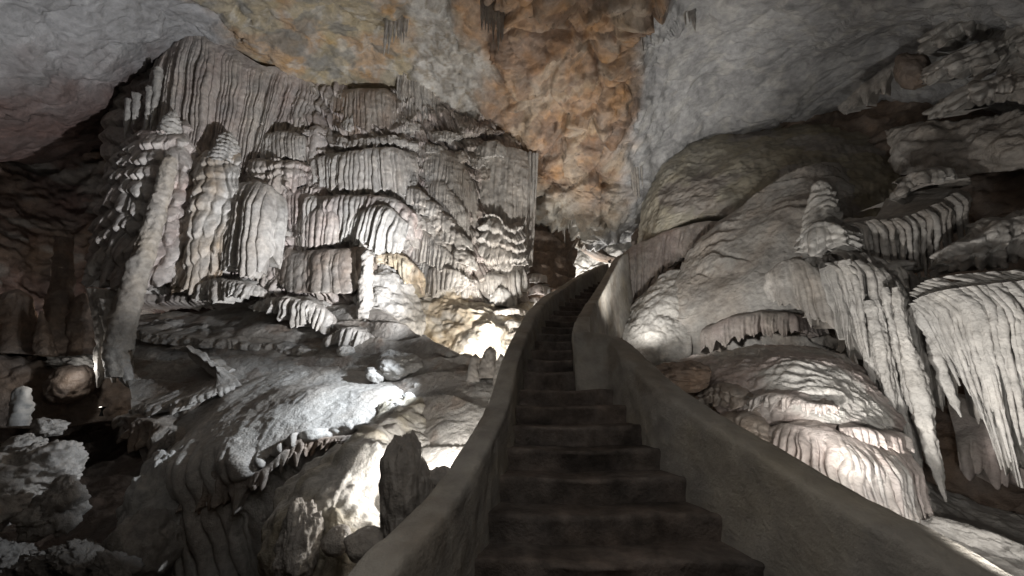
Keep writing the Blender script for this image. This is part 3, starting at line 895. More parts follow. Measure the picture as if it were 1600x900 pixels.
# tall right column
t = thing("great_column", "tall fluted grey column reaching the orange vault at the right end of the cascade", "column", at=P(785, 470, 9.3))
drape("shaft", [(735, 246, 10.0), (752, 232, 9.65), (785, 228, 9.5), (812, 234, 9.6), (838, 240, 10.1)], [(738, 432, 9.7), (756, 440, 9.3), (785, 440, 9.15), (806, 436, 9.25), (826, 425, 9.7)], parent=t,
      big=(0.42, 0.11), small=(0.12, 0.04), jag=0.06, seed=93, shelf=0.6, tint=GREY * 1.02, tint2=TAUPE, bulge=0.12, side=0.9)
drape("crown", [(738, 232, 9.8), (754, 222, 9.5), (776, 220, 9.45), (788, 230, 9.6)], [(738, 262, 9.75), (754, 258, 9.45), (774, 254, 9.4), (788, 256, 9.6)], parent=t, big=(0.3, 0.06), small=(0.09, 0.03), jag=0.3, seed=94, tint=GREY)
drape("tier", [(756, 345, 9.3), (772, 335, 9.1), (796, 352, 9.05), (812, 345, 9.3)], [(748, 424, 9.2), (770, 432, 8.95), (798, 432, 8.9), (816, 424, 9.2)], parent=t,
      big=(0.35, 0.10), small=(0.1, 0.03), tiers=4.5, tier_amp=0.16, jag=0.2, seed=95, tint=GREY * 1.05, tint2=TAUPE, wob=0.08)
drape("skirt", [(732, 436, 9.3), (760, 424, 9.0), (788, 430, 8.95), (806, 420, 9.0), (820, 412, 9.3)], [(742, 446, 9.2), (764, 466, 8.9), (788, 476, 8.8), (806, 474, 8.85), (818, 466, 9.1)], parent=t,
      big=(0.36, 0.07), small=(0.10, 0.045), jag=0.3, seed=96, shelf=0.5, tint=GREY * 1.05, tint2=TAUPE)
drape("niche", [(768, 462, 8.85), (780, 449, 8.75), (793, 452, 8.75), (802, 466, 8.9)], [(768, 478, 8.85), (780, 482, 8.7), (793, 482, 8.7), (802, 478, 8.85)], parent=t, big=(0.4, 0.05), small=(0.09, 0.03), jag=0.1, seed=97, tint=GREY, shelf=0.25)
for i, (x, y, ln) in enumerate([(820, 238, 150), (828, 238, 190), (834, 240, 120), (814, 238, 120), (839, 240, 80)]):
    lathe("root_straw", [(x, y, 9.75, 0.05), (x - 1, y + ln * .5, 9.75, 0.035), (x - 3, y + ln, 9.75, 0.006)], parent=t, flute=(0.05, 0.01), seed=500 + i, tint=GREY * 0.95, rough=0.008)
# fluted rock body that all the curtains grow from, with its many small drip ledges
def body_disp(p, n, u, v):
    U = u + 0.08 * noise3(p * np.array([1.2, 1.2, 0.5]), 141) + 0.02 * noise3(p * np.array([5, 5, 1.5]), 142)
    t, a, b = ribs(U, 0.13, 143)
    t2, a2, b2 = ribs(U, 0.5, 144)
    pr = np.sqrt(np.clip(1 - t * t, 0, 1)) * (0.4 + 0.8 * b)
    pr2 = np.sqrt(np.clip(1 - t2 * t2, 0, 1)) * (0.4 + 0.8 * b2)
    ph = v * 1.5 + 1.6 * noise3(p * np.array([0.9, 0.9, 0.4]), 145) + 0.9 * a2 + 0.3 * noise3(p * 2.6, 146)
    fr = ph % 1.0
    saw = fr ** 0.6 * (1 - sstep(0.78, 0.97, fr + 0.3 * (0.6 - pr)))
    return 0.07 * pr + 0.16 * pr2 + 0.20 * saw + 0.12 * fbm(p * 0.8, 3, 147) + 0.02 * fbm(p * 6, 3, 148)


BY = np.array([
    [8.25, 8.35, 8.8, 9.4, 9.6, 9.9, 10.0, 10.4],
    [8.1, 8.25, 8.75, 9.2, 9.25, 9.6, 9.8, 10.3],
    [7.95, 8.15, 8.6, 8.8, 8.75, 9.3, 9.6, 10.2],
    [7.8, 8.05, 8.4, 8.3, 8.3, 8.9, 9.2, 9.9],
    [7.6, 7.9, 8.1, 7.95, 7.9, 8.7, 8.9, 9.7]])
BXS = np.array([175, 270, 380, 480, 580, 670, 745, 818.0])
BYS = np.array([95, 200, 290, 380, 480.0])
rows = [[(BXS[j] + (60 if (i == 0 and j == 0) else 0), BYS[i] + (60 if i == 0 and j in (4, 5) else (110 if i == 0 and j > 5 else 0)), BY[i, j] + 0.12) for j in range(8)] for i in range(5)]
casc = thing("flowstone_cascade", "fluted grey-brown rock body of the great cascade, showing between its curtains, with small drip ledges", "flowstone cascade", at=P(500, 470, 8.6))
patch("body", rows, body_disp, res=0.024, cap=640, skirt=0.4, colfn=lambda p, u, v: mix(TAUPE * 0.95, PINK * 0.85, np.clip(0.5 + fbm(p * 1.3, 3, 149), 0, 1)[..., None]), mat=M_FLOW, parent=casc)


def body_y(x, y):
    fx = np.interp(x, BXS, np.arange(8)); fy = np.interp(y, BYS, np.arange(5))
    i, j = min(int(fy), 3), min(int(fx), 6)
    a, b = fy - i, fx - j
    return (BY[i, j] * (1 - a) * (1 - b) + BY[i, j + 1] * (1 - a) * b + BY[i + 1, j] * a * (1 - b) + BY[i + 1, j + 1] * a * b)


rs = random.Random(77)
for k in range(88):
    x, y = rs.uniform(215, 820), rs.uniform(150, 440)
    if y < 130 + 0.12 * (x - 200) or (x < 330 and y < 230):
        continue
    w, dr = rs.uniform(9, 26), rs.uniform(12, 42)
    yy = body_y(x, y) - 0.24
    lean = -(800 - x) * 0.00045 * dr
    top = [(x - w, y + rs.uniform(0, 8), yy + 0.16), (x - w * 0.3, y - rs.uniform(1, 5), yy), (x + w * 0.4, y + rs.uniform(-3, 4), yy), (x + w, y + rs.uniform(0, 9), yy + 0.16)]
    bot = [(x - w + lean, y + dr * rs.uniform(0.7, 1), yy + 0.16), (x - w * 0.3 + lean, y + dr, yy - 0.05), (x + w * 0.4 + lean, y + dr * rs.uniform(0.85, 1.15), yy - 0.05), (x + w + lean, y + dr * rs.uniform(0.7, 1), yy + 0.16)]
    drape("drip_ledge", top, bot, parent=casc, big=(rs.uniform(0.2, 0.34), 0.07), small=(0.085, 0.028), jag=rs.uniform(0.25, 0.65), seed=900 + k, shelf=0.35, rise=0.1, bulge=0.1, tuck=0.2,
          tint=rs.choice([GREY, GREY * 1.1, TAUPE, PALE * 0.85]), tint2=rs.choice([TAUPE, PINK, TAUPE * 0.9]), rough=0.035, res=0.024, side=0.3)
# rock foot of the cascade, washed by the floodlight


def foot_disp(p, n, u, v):
    return 0.16 * fbm(p * 0.9, 3, 101) + 0.10 * billow(p * np.array([1.6, 1.6, 2.4]), 3, 102) + 0.025 * fbm(p * 6, 3, 103)


def foot_col(p, u, v):
    n1 = np.clip(0.5 + 0.9 * fbm(p * 1.0, 3, 104), 0, 1)[..., None]
    n2 = np.clip(0.5 + 0.9 * fbm(p * 2.3, 3, 105), 0, 1)[..., None]
    return mix(mix(np.array([0.42, 0.36, 0.28]), np.array([0.47, 0.43, 0.365]), sstep(0.3, 0.6, n1)), np.array([0.46, 0.45, 0.43]), sstep(0.5, 0.8, n2) * 0.7)


rows = [
    [(640, 455, 8.8), (680, 452, 8.6), (720, 440, 8.7), (760, 462, 8.9), (800, 470, 9.0), (835, 470, 9.6)],
    [(630, 475, 8.4), (670, 480, 8.2), (720, 475, 8.3), (760, 488, 8.3), (800, 492, 8.5), (832, 492, 9.3)],
    [(630, 515, 8.3), (675, 520, 8.2), (720, 515, 8.0), (765, 515, 7.9), (800, 515, 8.3), (832, 520, 9.1)],
    [(640, 560, 8.2), (680, 565, 8.1), (725, 565, 7.9), (765, 560, 7.9), (800, 560, 8.2), (832, 560, 9.0)],
    [(640, 620, 8.0), (680, 620, 7.9), (725, 620, 7.7), (765, 620, 7.7), (800, 620, 8.0), (832, 620, 8.8)],
]
tag(patch("rock_outcrop", rows, foot_disp, res=0.028, skirt=0.6, colfn=foot_col, mat=M_FLOW), "rounded cream and ochre rock under the tall right column, lit from below", "rock face")
rows = [
    [(560, 420, 8.2), (590, 408, 7.9), (620, 420, 7.9), (650, 440, 8.3)],
    [(556, 455, 7.7), (590, 450, 7.5), (625, 465, 7.6), (662, 480, 8.2)],
    [(556, 490, 7.3), (592, 490, 7.2), (632, 505, 7.4), (666, 520, 8.0)],
    [(560, 525, 7.0), (600, 525, 6.9), (640, 540, 7.2), (672, 560, 7.8)],
    [(560, 580, 6.8), (600, 580, 6.7), (640, 600, 7.0), (675, 610, 7.6)],
]
tag(patch("rock_buttress", rows, lambda p, n, u, v: 0.12 * fbm(p * 1.1, 3, 111) + 0.09 * billow(p * 2.4, 3, 112) + 0.02 * fbm(p * 7, 3, 113), res=0.028, skirt=0.6, tint=GREY * 0.92, mat=M_GRIT),
    "pale knobbly rock buttress below the yellow stained drips", "rock buttress")
for i, (x, y, w) in enumerate([(800, 484, 26), (802, 505, 28), (806, 522, 26), (804, 540, 24)]):
    tag(drape("thin_ledge", [(x - w, y + 2, 8.5), (x, y - 3, 8.2), (x + w * .8, y, 8.6)], [(x - w, y + 12, 8.5), (x, y + 12, 8.2), (x + w * .8, y + 12, 8.6)], big=(0.3, 0.05), small=(0.09, 0.03), jag=0.4, seed=330 + i, shelf=0.6, tint=PALE * .8, tint2=TAUPE),
        ["uppermost", "second", "third", "lowest"][i] + " thin drip ledge in the stack at the foot of the tall right column", "drip ledge", "thin ledges at the column foot")
# far passage behind the stairs
rows = [
    [(818, 325, 12.4), (845, 330, 12.4), (875, 350, 13.0), (900, 372, 14.0)],
    [(818, 380, 12.2), (845, 385, 12.2), (873, 392, 12.8), (896, 400, 13.8)],
    [(820, 430, 12.0), (846, 430, 12.0), (873, 435, 12.6), (892, 440, 13.6)],
    [(822, 520, 11.8), (848, 520, 11.8), (873, 500, 12.4), (890, 490, 13.4)],
]
tag(patch("brown_pier", rows, lambda p, n, u, v: 0.22 * (((p[..., 2] * 1.5 + 0.5 * noise3(p * 1.2, 121)) % 1.0) ** 0.6) + 0.14 * fbm(p * 1.5, 4, 122), res=0.035, skirt=0.8, tint=BROWN * 1.3),
    "brown layered rock pier behind the left parapet, between the cascade and the lit passage", "rock pier")
for i, (x, y) in enumerate([(836, 432), (842, 450), (834, 470), (836, 490)]):
    tag(drape("passage_ledge", [(x - 16, y + 3, 11.9), (x, y - 5, 11.6), (x + 24, y, 12.5)], [(x - 16, y + 15, 11.9), (x, y + 14, 11.5), (x + 24, y + 10, 12.5)], big=(0.3, 0.05), small=(0.09, 0.03), jag=0.3, seed=340 + i, shelf=0.7, tint=PALE, tint2=PINK),
        ["upper", "second", "third", "lowest"][i] + " bright white ledge low on the brown pier beside the left parapet", "drip ledge", "white ledges in the passage")
rows = [
    [(840, 330, 19.0), (900, 330, 18.5), (950, 340, 18.0), (1010, 360, 17.4)],
    [(840, 385, 18.5), (900, 390, 18.0), (950, 392, 17.4), (1010, 392, 17.0)],
    [(840, 430, 18.0), (900, 425, 17.4), (950, 420, 17.0), (1010, 420, 16.6)],
    [(840, 480, 17.4), (900, 480, 17.0), (950, 470, 16.6), (1010, 470, 16.2)],
]
tag(patch("rock_outcrop", rows, lambda p, n, u, v: 0.5 * billow(p * 0.6, 3, 131) + 0.15 * fbm(p * 2, 3, 132), res=0.06, skirt=0.8, tint=PALE, mat=M_FLOW), "bright white rock at the end of the passage above the stairs", "rock face")
tag(lathe("rock_arch", [(860, 345, 14.6, 0.34), (892, 368, 14.8, 0.36), (918, 386, 15.0, 0.38), (942, 402, 15.2, 0.36), (962, 408, 15.4, 0.34)], flute=(0.3, 0.06), seed=136, tint=BROWN * 0.6, mat=M_ROCK, res=0.05),
    "dark rock arch slanting across the lit passage opening", "rock arch")
# ------------------------------------------------------------------ sloping ground on the left
def slope_disp(p, n, u, v):
    s = p[..., 2] + 0.25 * noise3(p * 0.8, 201)
    strata = ((s * 2.6) % 1.0) ** 0.7 * 0.10
    rip = billow(np.stack([p[..., 0] * 3 + p[..., 1] * 2, p[..., 1] * 5.0, p[..., 2] * 5], -1), 3, 203)
    return strata * 0.6 + 0.12 * fbm(p * 0.7, 3, 202) + 0.010 * rip + 0.007 * fbm(p * 15, 3, 204)


def slope_col(p, u, v):
    n1 = np.clip(0.5 + 0.9 * fbm(p * 0.9, 4, 205), 0, 1)[..., None]
    n2 = np.clip(0.5 + 0.9 * fbm(p * 2.5, 3, 206), 0, 1)[..., None]
    return mix(mix(TAUPE * 0.9, GREY, sstep(0.3, 0.7, n1)), BROWN * 1.3, sstep(0.55, 0.85, n2) * 0.6)


rows = [
    [(150, 540, 9.2), (300, 540, 9.4), (420, 540, 9.4), (540, 560, 9.2), (640, 610, 8.6), (720, 640, 8.2), (840, 640, 7.6)],
    [(165, 505, 8.4), (300, 490, 8.6), (420, 478, 8.5), (540, 478, 7.9), (630, 512, 7.0), (705, 556, 6.0), (830, 570, 5.6)],
    [(185, 540, 7.3), (300, 520, 7.5), (420, 510, 7.5), (540, 515, 7.1), (640, 545, 6.2), (720, 575, 5.5), (830, 590, 5.1)],
    [(200, 600, 6.3), (300, 580, 6.5), (420, 560, 6.7), (540, 560, 6.4), (640, 590, 5.6), (720, 610, 5.0), (830, 630, 4.6)],
    [(215, 670, 5.7), (300, 660, 5.7), (420, 650, 5.6), (540, 640, 5.4), (640, 660, 4.8), (720, 670, 4.3), (830, 700, 3.9)],
    [(235, 760, 5.5), (300, 760, 5.5), (420, 790, 5.2), (540, 740, 4.6), (640, 745, 3.8), (720, 760, 3.4), (830, 800, 3.1)],
    [(240, 960, 5.2), (300, 960, 5.2), (420, 960, 4.9), (540, 960, 4.0), (640, 960, 2.7), (720, 960, 2.5), (830, 960, 2.3)],
]
def beside_stairs(g):
    """keep the ground outside the left parapet"""
    lim = np.interp(g[..., 1], SY, [st_l(y) - 0.13 for y in SY])
    lim = np.where(g[..., 1] > 4.4, np.interp(g[..., 1], UY, UXL) - 0.15, lim)
    g = g.copy()
    g[..., 0] = np.minimum(g[..., 0], lim)
    return g


structure(patch("rocky_slope", rows, slope_disp, fix=beside_stairs, res=0.03, cap=460, colfn=slope_col, mat=M_GRIT))
rows = [
    [(-500, 640, 8.0), (-200, 640, 9.0), (60, 640, 10.0), (250, 640, 10.0), (420, 640, 10.0)],
    [(-500, 760, 5.0), (-200, 760, 6.0), (60, 760, 7.4), (250, 760, 7.6), (420, 760, 7.6)],
    [(-500, 900, 3.4), (-200, 900, 4.4), (60, 900, 5.2), (250, 900, 5.4), (420, 900, 5.4)],
    [(-500, 1100, 2.2), (-200, 1100, 2.8), (60, 1100, 3.6), (250, 1100, 3.6), (420, 1100, 3.6)],
]
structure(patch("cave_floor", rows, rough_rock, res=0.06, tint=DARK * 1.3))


def mound_disp(seed, flute=0.09, w=0.2, grit=0.03):
    def fn(p, n, u, v):
        steep = sstep(0.75, 0.25, np.abs(n[..., 2]))
        U = u + 0.08 * noise3(p * 1.5, seed) + 0.03 * noise3(p * 5, seed + 1)
        t, a, b = ribs(U, w, seed + 2)
        pr = np.sqrt(np.clip(1 - t * t, 0, 1)) * (0.4 + 0.8 * b) - 0.6
        t2, a2, b2 = ribs(U, w * 2.7, seed + 3)
        pr2 = np.sqrt(np.clip(1 - t2 * t2, 0, 1)) * (0.4 + 0.8 * b2) - 0.6
        h = steep * (flute * pr + flute * 1.6 * pr2)
        h = h + 0.12 * fbm(p * 0.8, 3, seed + 4)
        rip = billow(np.stack([p[..., 0] * 7 + p[..., 1] * 3, p[..., 1] * 10.0, p[..., 2] * 10], -1), 3, seed + 5)
        return h + (1 - steep) * grit * 0.30 * rip + 0.006 * fbm(p * 18, 3, seed + 6)
    return fn


def mound_col(t1, t2, seed):
    def fn(p, u, v):
        n1 = np.clip(0.5 + 0.9 * fbm(p * 1.1, 4, seed), 0, 1)[..., None]
        return mix(t1, t2, sstep(0.3, 0.75, n1))
    return fn


MOUND = "flowstone mound"
rows = [
    [(300, 575, 7.2), (420, 548, 7.4), (520, 540, 7.2), (600, 548, 6.8), (670, 575, 6.2)],
    [(272, 640, 5.9), (380, 600, 6.0), (500, 582, 6.0), (590, 588, 5.85), (655, 610, 5.6)],
    [(254, 700, 5.15), (345, 655, 5.05), (470, 625, 5.05), (570, 622, 5.1), (645, 645, 5.0)],
    [(250, 745, 4.75), (320, 725, 4.45), (400, 722, 4.32), (462, 685, 4.5), (560, 672, 4.7)],
    [(262, 800, 4.75), (320, 808, 4.62), (385, 800, 4.65), (455, 770, 4.85), (520, 740, 5.0)],
    [(272, 880, 4.8), (325, 888, 4.7), (375, 890, 4.75), (430, 880, 5.0), (490, 860, 5.2)],
    [(285, 980, 4.9), (330, 985, 4.8), (370, 985, 4.85), (420, 980, 5.1), (480, 970, 5.3)],
]
t = thing("flowstone_mound", "large gritty flowstone mound lit from the right, with ragged drips over a dark hollow", MOUND, at=P(330, 890, 5.0))
patch("body", rows, mound_disp(210, 0.13, 0.22, 0.03), res=0.024, cap=460, skirt=0.5, colfn=mound_col(GREY * 1.1, TAUPE * 0.9, 215), mat=M_GRIT, parent=t)
drape("drip_fringe", [(262, 748, 4.66), (325, 738, 4.42), (398, 736, 4.32), (462, 694, 4.46), (500, 684, 4.6), (560, 676, 4.62)], [(275, 800, 4.62), (325, 815, 4.5), (398, 800, 4.45), (452, 760, 4.55), (490, 722, 4.65), (556, 705, 4.65)], parent=t,
      big=(0.20, 0.06), small=(0.08, 0.035), jag=0.95, seed=221, shelf=0.25, rise=0.02, bulge=0.03, tuck=0.1, tint=TAUPE * 0.95, tint2=BROWN * 1.3, res=0.02, mat=M_FLOW)
rows = [
    [(540, 668, 5.05), (600, 632, 5.1), (650, 612, 5.25), (705, 604, 5.2), (765, 596, 5.0)],
    [(490, 722, 4.35), (550, 682, 4.2), (605, 660, 4.3), (672, 668, 4.6), (735, 664, 4.5)],
    [(442, 775, 3.8), (500, 728, 3.55), (560, 712, 3.5), (635, 728, 3.85), (702, 742, 3.75)],
    [(420, 825, 3.4), (472, 778, 3.1), (525, 768, 2.98), (592, 790, 3.2), (660, 812, 3.15)],
    [(412, 890, 3.2), (462, 842, 2.9), (518, 835, 2.75), (580, 850, 2.85), (640, 870, 2.85)],
    [(425, 980, 3.05), (474, 965, 2.8), (524, 955, 2.65), (585, 955, 2.65), (640, 960, 2.6)],
]


def lit_mound_disp(p, n, u, v):
    pop = cells(p * np.array([6.5, 6.5, 6.5]), 230)[0]
    pm = sstep(0.0, 0.5, noise3(p * 1.3, 231) + 0.25)
    return 0.13 * fbm(p * 1.0, 3, 232) + 0.07 * billow(p * 2.2, 3, 233) + pm * 0.05 * (0.6 - pop) + 0.012 * fbm(p * 12, 2, 234)


tag(patch("flowstone_mound", rows, lit_mound_disp, fix=beside_stairs, res=0.018, cap=480, skirt=0.4, colfn=mound_col(PALE, CREAM * 0.75, 235), mat=M_GRIT),
    "long cream popcorn-crusted mound beside the left parapet, brightly lit on its right flank", MOUND)
tag(boulder("boulder", 638, 805, 2.55, (0.17, 0.2, 0.42), TAUPE * 0.8, 241, lump=0.35, res=0.016, rot=0.12, fine=0.10), "dark upright pointed rock against the left parapet, shading the cream mound", "rock")
tag(boulder("boulder", 684, 755, 2.75, (0.10, 0.1, 0.10), TAUPE * 0.8, 242, lump=0.3, res=0.014), "small dark stone beside the left parapet, right of the upright pointed rock", "rock")
tag(boulder("boulder", 527, 845, 2.62, (0.085, 0.09, 0.08), TAUPE * 1.1, 243, lump=0.15, res=0.01), "round knobbly stone lying in the hollow of the cream mound", "rock")
tag(boulder("boulder", 470, 850, 2.75, (0.12, 0.14, 0.22), TAUPE, 244, lump=0.35, res=0.014, fine=0.15), "knobbly coral-like lump on the left flank of the cream mound", "rock")
tag(boulder("boulder", 580, 850, 2.5, (0.14, 0.12, 0.09), TAUPE, 245, lump=0.25, res=0.014), "flat stone at the lower end of the cream mound near the picture's bottom", "rock")
# crest with stumps and stones
for x, y, yy, r, lab in [(765, 560, 5.05, 0.10, "tallest rounded stalagmite stump on the crest beside the left parapet"), (742, 572, 5.1, 0.09, "low stalagmite stump left of the tallest stump on the crest"), (782, 572, 4.9, 0.07, "lowest stalagmite stump wedged between the tallest stump and the parapet")]:
    tag(lathe("stalagmite", [(x, y + 32, yy, r * 1.5), (x, y + 14, yy, r * 1.15), (x, y, yy, r * 0.9), (x + 1, y - 12, yy, r * 0.65), (x + 1, y - 19, yy, 0.01)], flute=(0.1, 0.006), tier=(0.08, 0.012), seed=int(x), tint=TAUPE, mat=M_SMOOTH, res=0.012), lab, "stalagmite")
rs = random.Random(4)
for i, (x, y, r) in enumerate([(586, 586, .13), (612, 560, .16), (640, 548, .12), (655, 604, .075), (668, 592, .06), (640, 620, .07), (622, 634, .06), (612, 648, .05), (676, 606, .06), (690, 588, .06), (540, 548, .12), (700, 612, .05)]):
    yy = 6.6 - (y - 540) * 0.0175
    tag(boulder("stone", x, y, yy - 0.1, (r * 1.2, r, r * 0.8), GREY * rs.uniform(0.85, 1.2), 400 + i, lump=0.3, res=0.014, rot=rs.uniform(-.4, .4)),
        "pale rounded stone in the loose row of stones on the slope below the crest", "stone", "loose stones on the slope")
tag(boulder("boulder", 628, 575, 5.85, (0.36, 0.30, 0.22), GREY * 0.95, 250, lump=0.25, res=0.018, fine=0.08), "blocky grey boulder on the slope behind the row of loose stones", "rock")
# flowstone cushions at the foot of the cascade
for i, (top, bot, lab) in enumerate([
    ([(308, 452, 7.6), (330, 436, 7.35), (365, 436, 7.2), (400, 446, 7.3), (414, 456, 7.6)], [(312, 470, 7.5), (332, 482, 7.2), (362, 486, 7.05), (392, 476, 7.15), (412, 464, 7.5)], "fluted grey cushion of flowstone lying under the second tower"),
    ([(395, 478, 7.5), (430, 464, 7.2), (475, 468, 7.05), (510, 482, 7.1), (524, 500, 7.4)], [(398, 486, 7.4), (432, 506, 7.0), (472, 522, 6.85), (502, 528, 6.9), (520, 512, 7.2)], "second flowstone cushion with a comb of short drips along its lower edge"),
    ([(508, 528, 6.9), (540, 512, 6.7), (572, 516, 6.7), (590, 530, 6.9)], [(510, 540, 6.8), (538, 556, 6.55), (566, 556, 6.55), (586, 545, 6.75)], "small dark flowstone cushion with comb drips, nearest the lit buttress")]):
    tag(drape("flowstone_cushion", top, bot, big=(0.35, 0.08), small=(0.10, 0.04), jag=0.55, seed=260 + i, shelf=1.0, rise=0.18, bulge=0.12, tuck=0.4, tint=GREY * 1.02, tint2=TAUPE, res=0.02, rough=0.035), lab, "flowstone cushion")
# lit ledge and drip shelf above the pit
curtain("whitish ledge with a frayed drip edge on the slope above the pit",
        [(205, 640, 6.0), (245, 628, 5.75), (290, 620, 5.7), (335, 606, 5.75), (372, 588, 6.0)], [(222, 664, 5.9), (250, 656, 5.65), (292, 650, 5.6), (336, 632, 5.65), (368, 612, 5.9)],
        big=(0.3, 0.09), small=(0.09, 0.035), jag=0.6, seed=271, shelf=1.3, rise=0.55, bulge=0.1, tint=GREY * 1.1, tint2=TAUPE, mat=M_GRIT, rough=0.05, res=0.022)
curtain("brown drip shelf with hanging points over the dark pit",
        [(184, 650, 5.9), (205, 652, 5.55), (240, 662, 5.35), (280, 672, 5.25), (312, 690, 5.3)], [(196, 690, 5.8), (216, 716, 5.5), (238, 734, 5.3), (262, 730, 5.2), (290, 760, 5.2)],
        big=(0.36, 0.12), small=(0.13, 0.05), jag=0.85, seed=273, shelf=0.9, rise=0.1, bulge=0.06, tint=TAUPE * 0.95, tint2=BROWN * 1.3, rough=0.05, res=0.022)
curtain("layered brown ledge crossing the slope below the cushions",
        [(195, 508, 7.3), (260, 520, 7.1), (340, 528, 7.0), (420, 536, 6.9), (500, 548, 6.7)], [(200, 530, 7.2), (262, 542, 7.0), (342, 548, 6.9), (420, 552, 6.85), (498, 562, 6.65)],
        big=(0.8, 0.08), small=(0.25, 0.03), jag=0.2, seed=275, shelf=1.0, rise=0.3, bulge=0.08, tint=TAUPE, tint2=GREY, rough=0.06, mat=M_ROCK)
tag(boulder("boulder", 250, 800, 4.7, (0.34, 0.3, 0.62), GREY * 0.9, 276, lump=0.3, res=0.025, fine=0.12), "upright pale knobbly rock in the pit left of the large mound", "rock")
tag(boulder("boulder", 228, 850, 4.5, (0.3, 0.3, 0.35), TAUPE * 0.8, 277, lump=0.3, res=0.025, fine=0.1), "low dark rock at the foot of the upright knobbly rock", "rock")
# the pit and the dark cavern beyond
for i, (x, y, yy, r, lab) in enumerate([
    (48, 742, 3.9, (0.36, 0.34, 0.27), "large pale knobbly boulder in the dark pit, lower left"),
    (-5, 792, 3.7, (0.24, 0.26, 0.20), "pale boulder cut off by the left picture edge below the large knobbly boulder"),
    (38, 700, 4.0, (0.14, 0.14, 0.12), "small pale lump on top of the large knobbly boulder"),
    (76, 668, 4.3, (0.12, 0.12, 0.09), "separate small knobbly stone behind the large boulder in the pit"),
    (92, 790, 3.7, (0.17, 0.18, 0.2), "dark rounded stone right of the large knobbly boulder"),
    (62, 806, 3.6, (0.12, 0.12, 0.1), "small pale stone at the foot of the large knobbly boulder"),
    (84, 712, 4.0, (0.11, 0.12, 0.11), "pinkish stone on the right shoulder of the large knobbly boulder")]):
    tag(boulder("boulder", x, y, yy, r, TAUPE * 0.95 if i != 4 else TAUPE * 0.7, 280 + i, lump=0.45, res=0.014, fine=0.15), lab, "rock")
tag(lathe("stalagmite", [(30, 665, 6.2, 0.13), (33, 645, 6.2, 0.12), (35, 625, 6.2, 0.11), (36, 609, 6.2, 0.08), (36, 603, 6.2, 0.01)], flute=(0.1, 0.015), tier=(0.12, 0.02), rough=0.05, seed=288, tint=GREY, mat=M_SMOOTH), "blunt pale stalagmite stump standing alone in the dark cavern", "stalagmite")
rows = [
    [(-200, 520, 8.2), (-40, 530, 8.4), (80, 536, 8.6), (160, 540, 8.6), (220, 545, 8.6)],
    [(-200, 545, 6.6), (-40, 552, 6.8), (80, 556, 7.2), (160, 560, 7.4), (220, 566, 7.4)],
    [(-200, 590, 6.3), (-40, 590, 6.5), (80, 592, 6.9), (150, 590, 7.3), (220, 600, 7.4)],
    [(-200, 680, 6.4), (-40, 670, 6.6), (80, 670, 7.0), (150, 660, 7.4), (220, 660, 7.5)],
]
tag(patch("rock_shelf", rows, lambda p, n, u, v: 0.2 * fbm(p * 0.9, 4, 290) + 0.05 * billow(p * 3, 2, 291), res=0.04, skirt=0.8, tint=BROWN * 1.1, mat=M_ROCK), "dark brown rock shelf across the cavern on the far left", "rock shelf")
for i, (pth, lab) in enumerate([
    ([(88, 560, 7.2, 0.34), (92, 500, 7.3, 0.22), (98, 440, 7.5, 0.17), (100, 372, 7.8, 0.14)], "slender brown column in the left cavern reaching up beside the dark recess"),
    ([(35, 555, 6.9, 0.33), (30, 500, 7.0, 0.26), (28, 465, 7.0, 0.18), (28, 452, 7.0, 0.02)], "squat brown stalagmite on the brown shelf near the left picture edge"),
    ([(70, 555, 6.8, 0.14), (68, 520, 6.8, 0.09), (64, 486, 6.8, 0.015)], "thin pointed dark stalagmite on the brown shelf"),
    ([(128, 560, 7.3, 0.24), (130, 510, 7.4, 0.22), (134, 472, 7.5, 0.16), (134, 458, 7.5, 0.03)], "dark rounded stump on the brown shelf beside the left tower")]):
    tag(lathe("stalagmite", pth, flute=(0.15, 0.02), seed=292 + i, tint=BROWN * 1.2, mat=M_ROCK), lab, "stalagmite")
tag(boulder("boulder", 130, 575, 7.3, (0.5, 0.4, 0.22), PALE * 0.8, 297, lump=0.5, res=0.02, fine=0.16), "cream rock at the shelf edge lit by a hidden lamp beside the leaning column", "rock")
tag(boulder("boulder", 110, 600, 6.9, (0.32, 0.3, 0.34), BROWN, 298, lump=0.2, res=0.03), "dark rounded rock in front of the lit cream rock", "rock")
for i, (x, y, r) in enumerate([(20, 880, .3), (75, 890, .26), (125, 880, .3), (180, 890, .25)]):
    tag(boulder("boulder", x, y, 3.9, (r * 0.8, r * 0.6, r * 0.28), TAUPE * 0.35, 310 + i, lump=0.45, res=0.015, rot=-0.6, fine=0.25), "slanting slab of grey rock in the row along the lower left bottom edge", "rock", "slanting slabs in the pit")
# little stalactites on the left vault
for i, (x, y, ln) in enumerate([(202, 170, 50), (214, 160, 36), (236, 150, 70), (248, 120, 90)]):
    tag(lathe("stalactite", [(x, y - 12, 7.6, 0.10), (x - ln * .06, y + ln * .4, 7.6, 0.065), (x - ln * .16, y + ln, 7.6, 0.008)], flute=(0.07, 0.012), seed=360 + i, tint=GREY * 0.9), "thin stalactite in the short row left of the tall grey curtain", "stalactite", "stalactites left of the tall curtain")

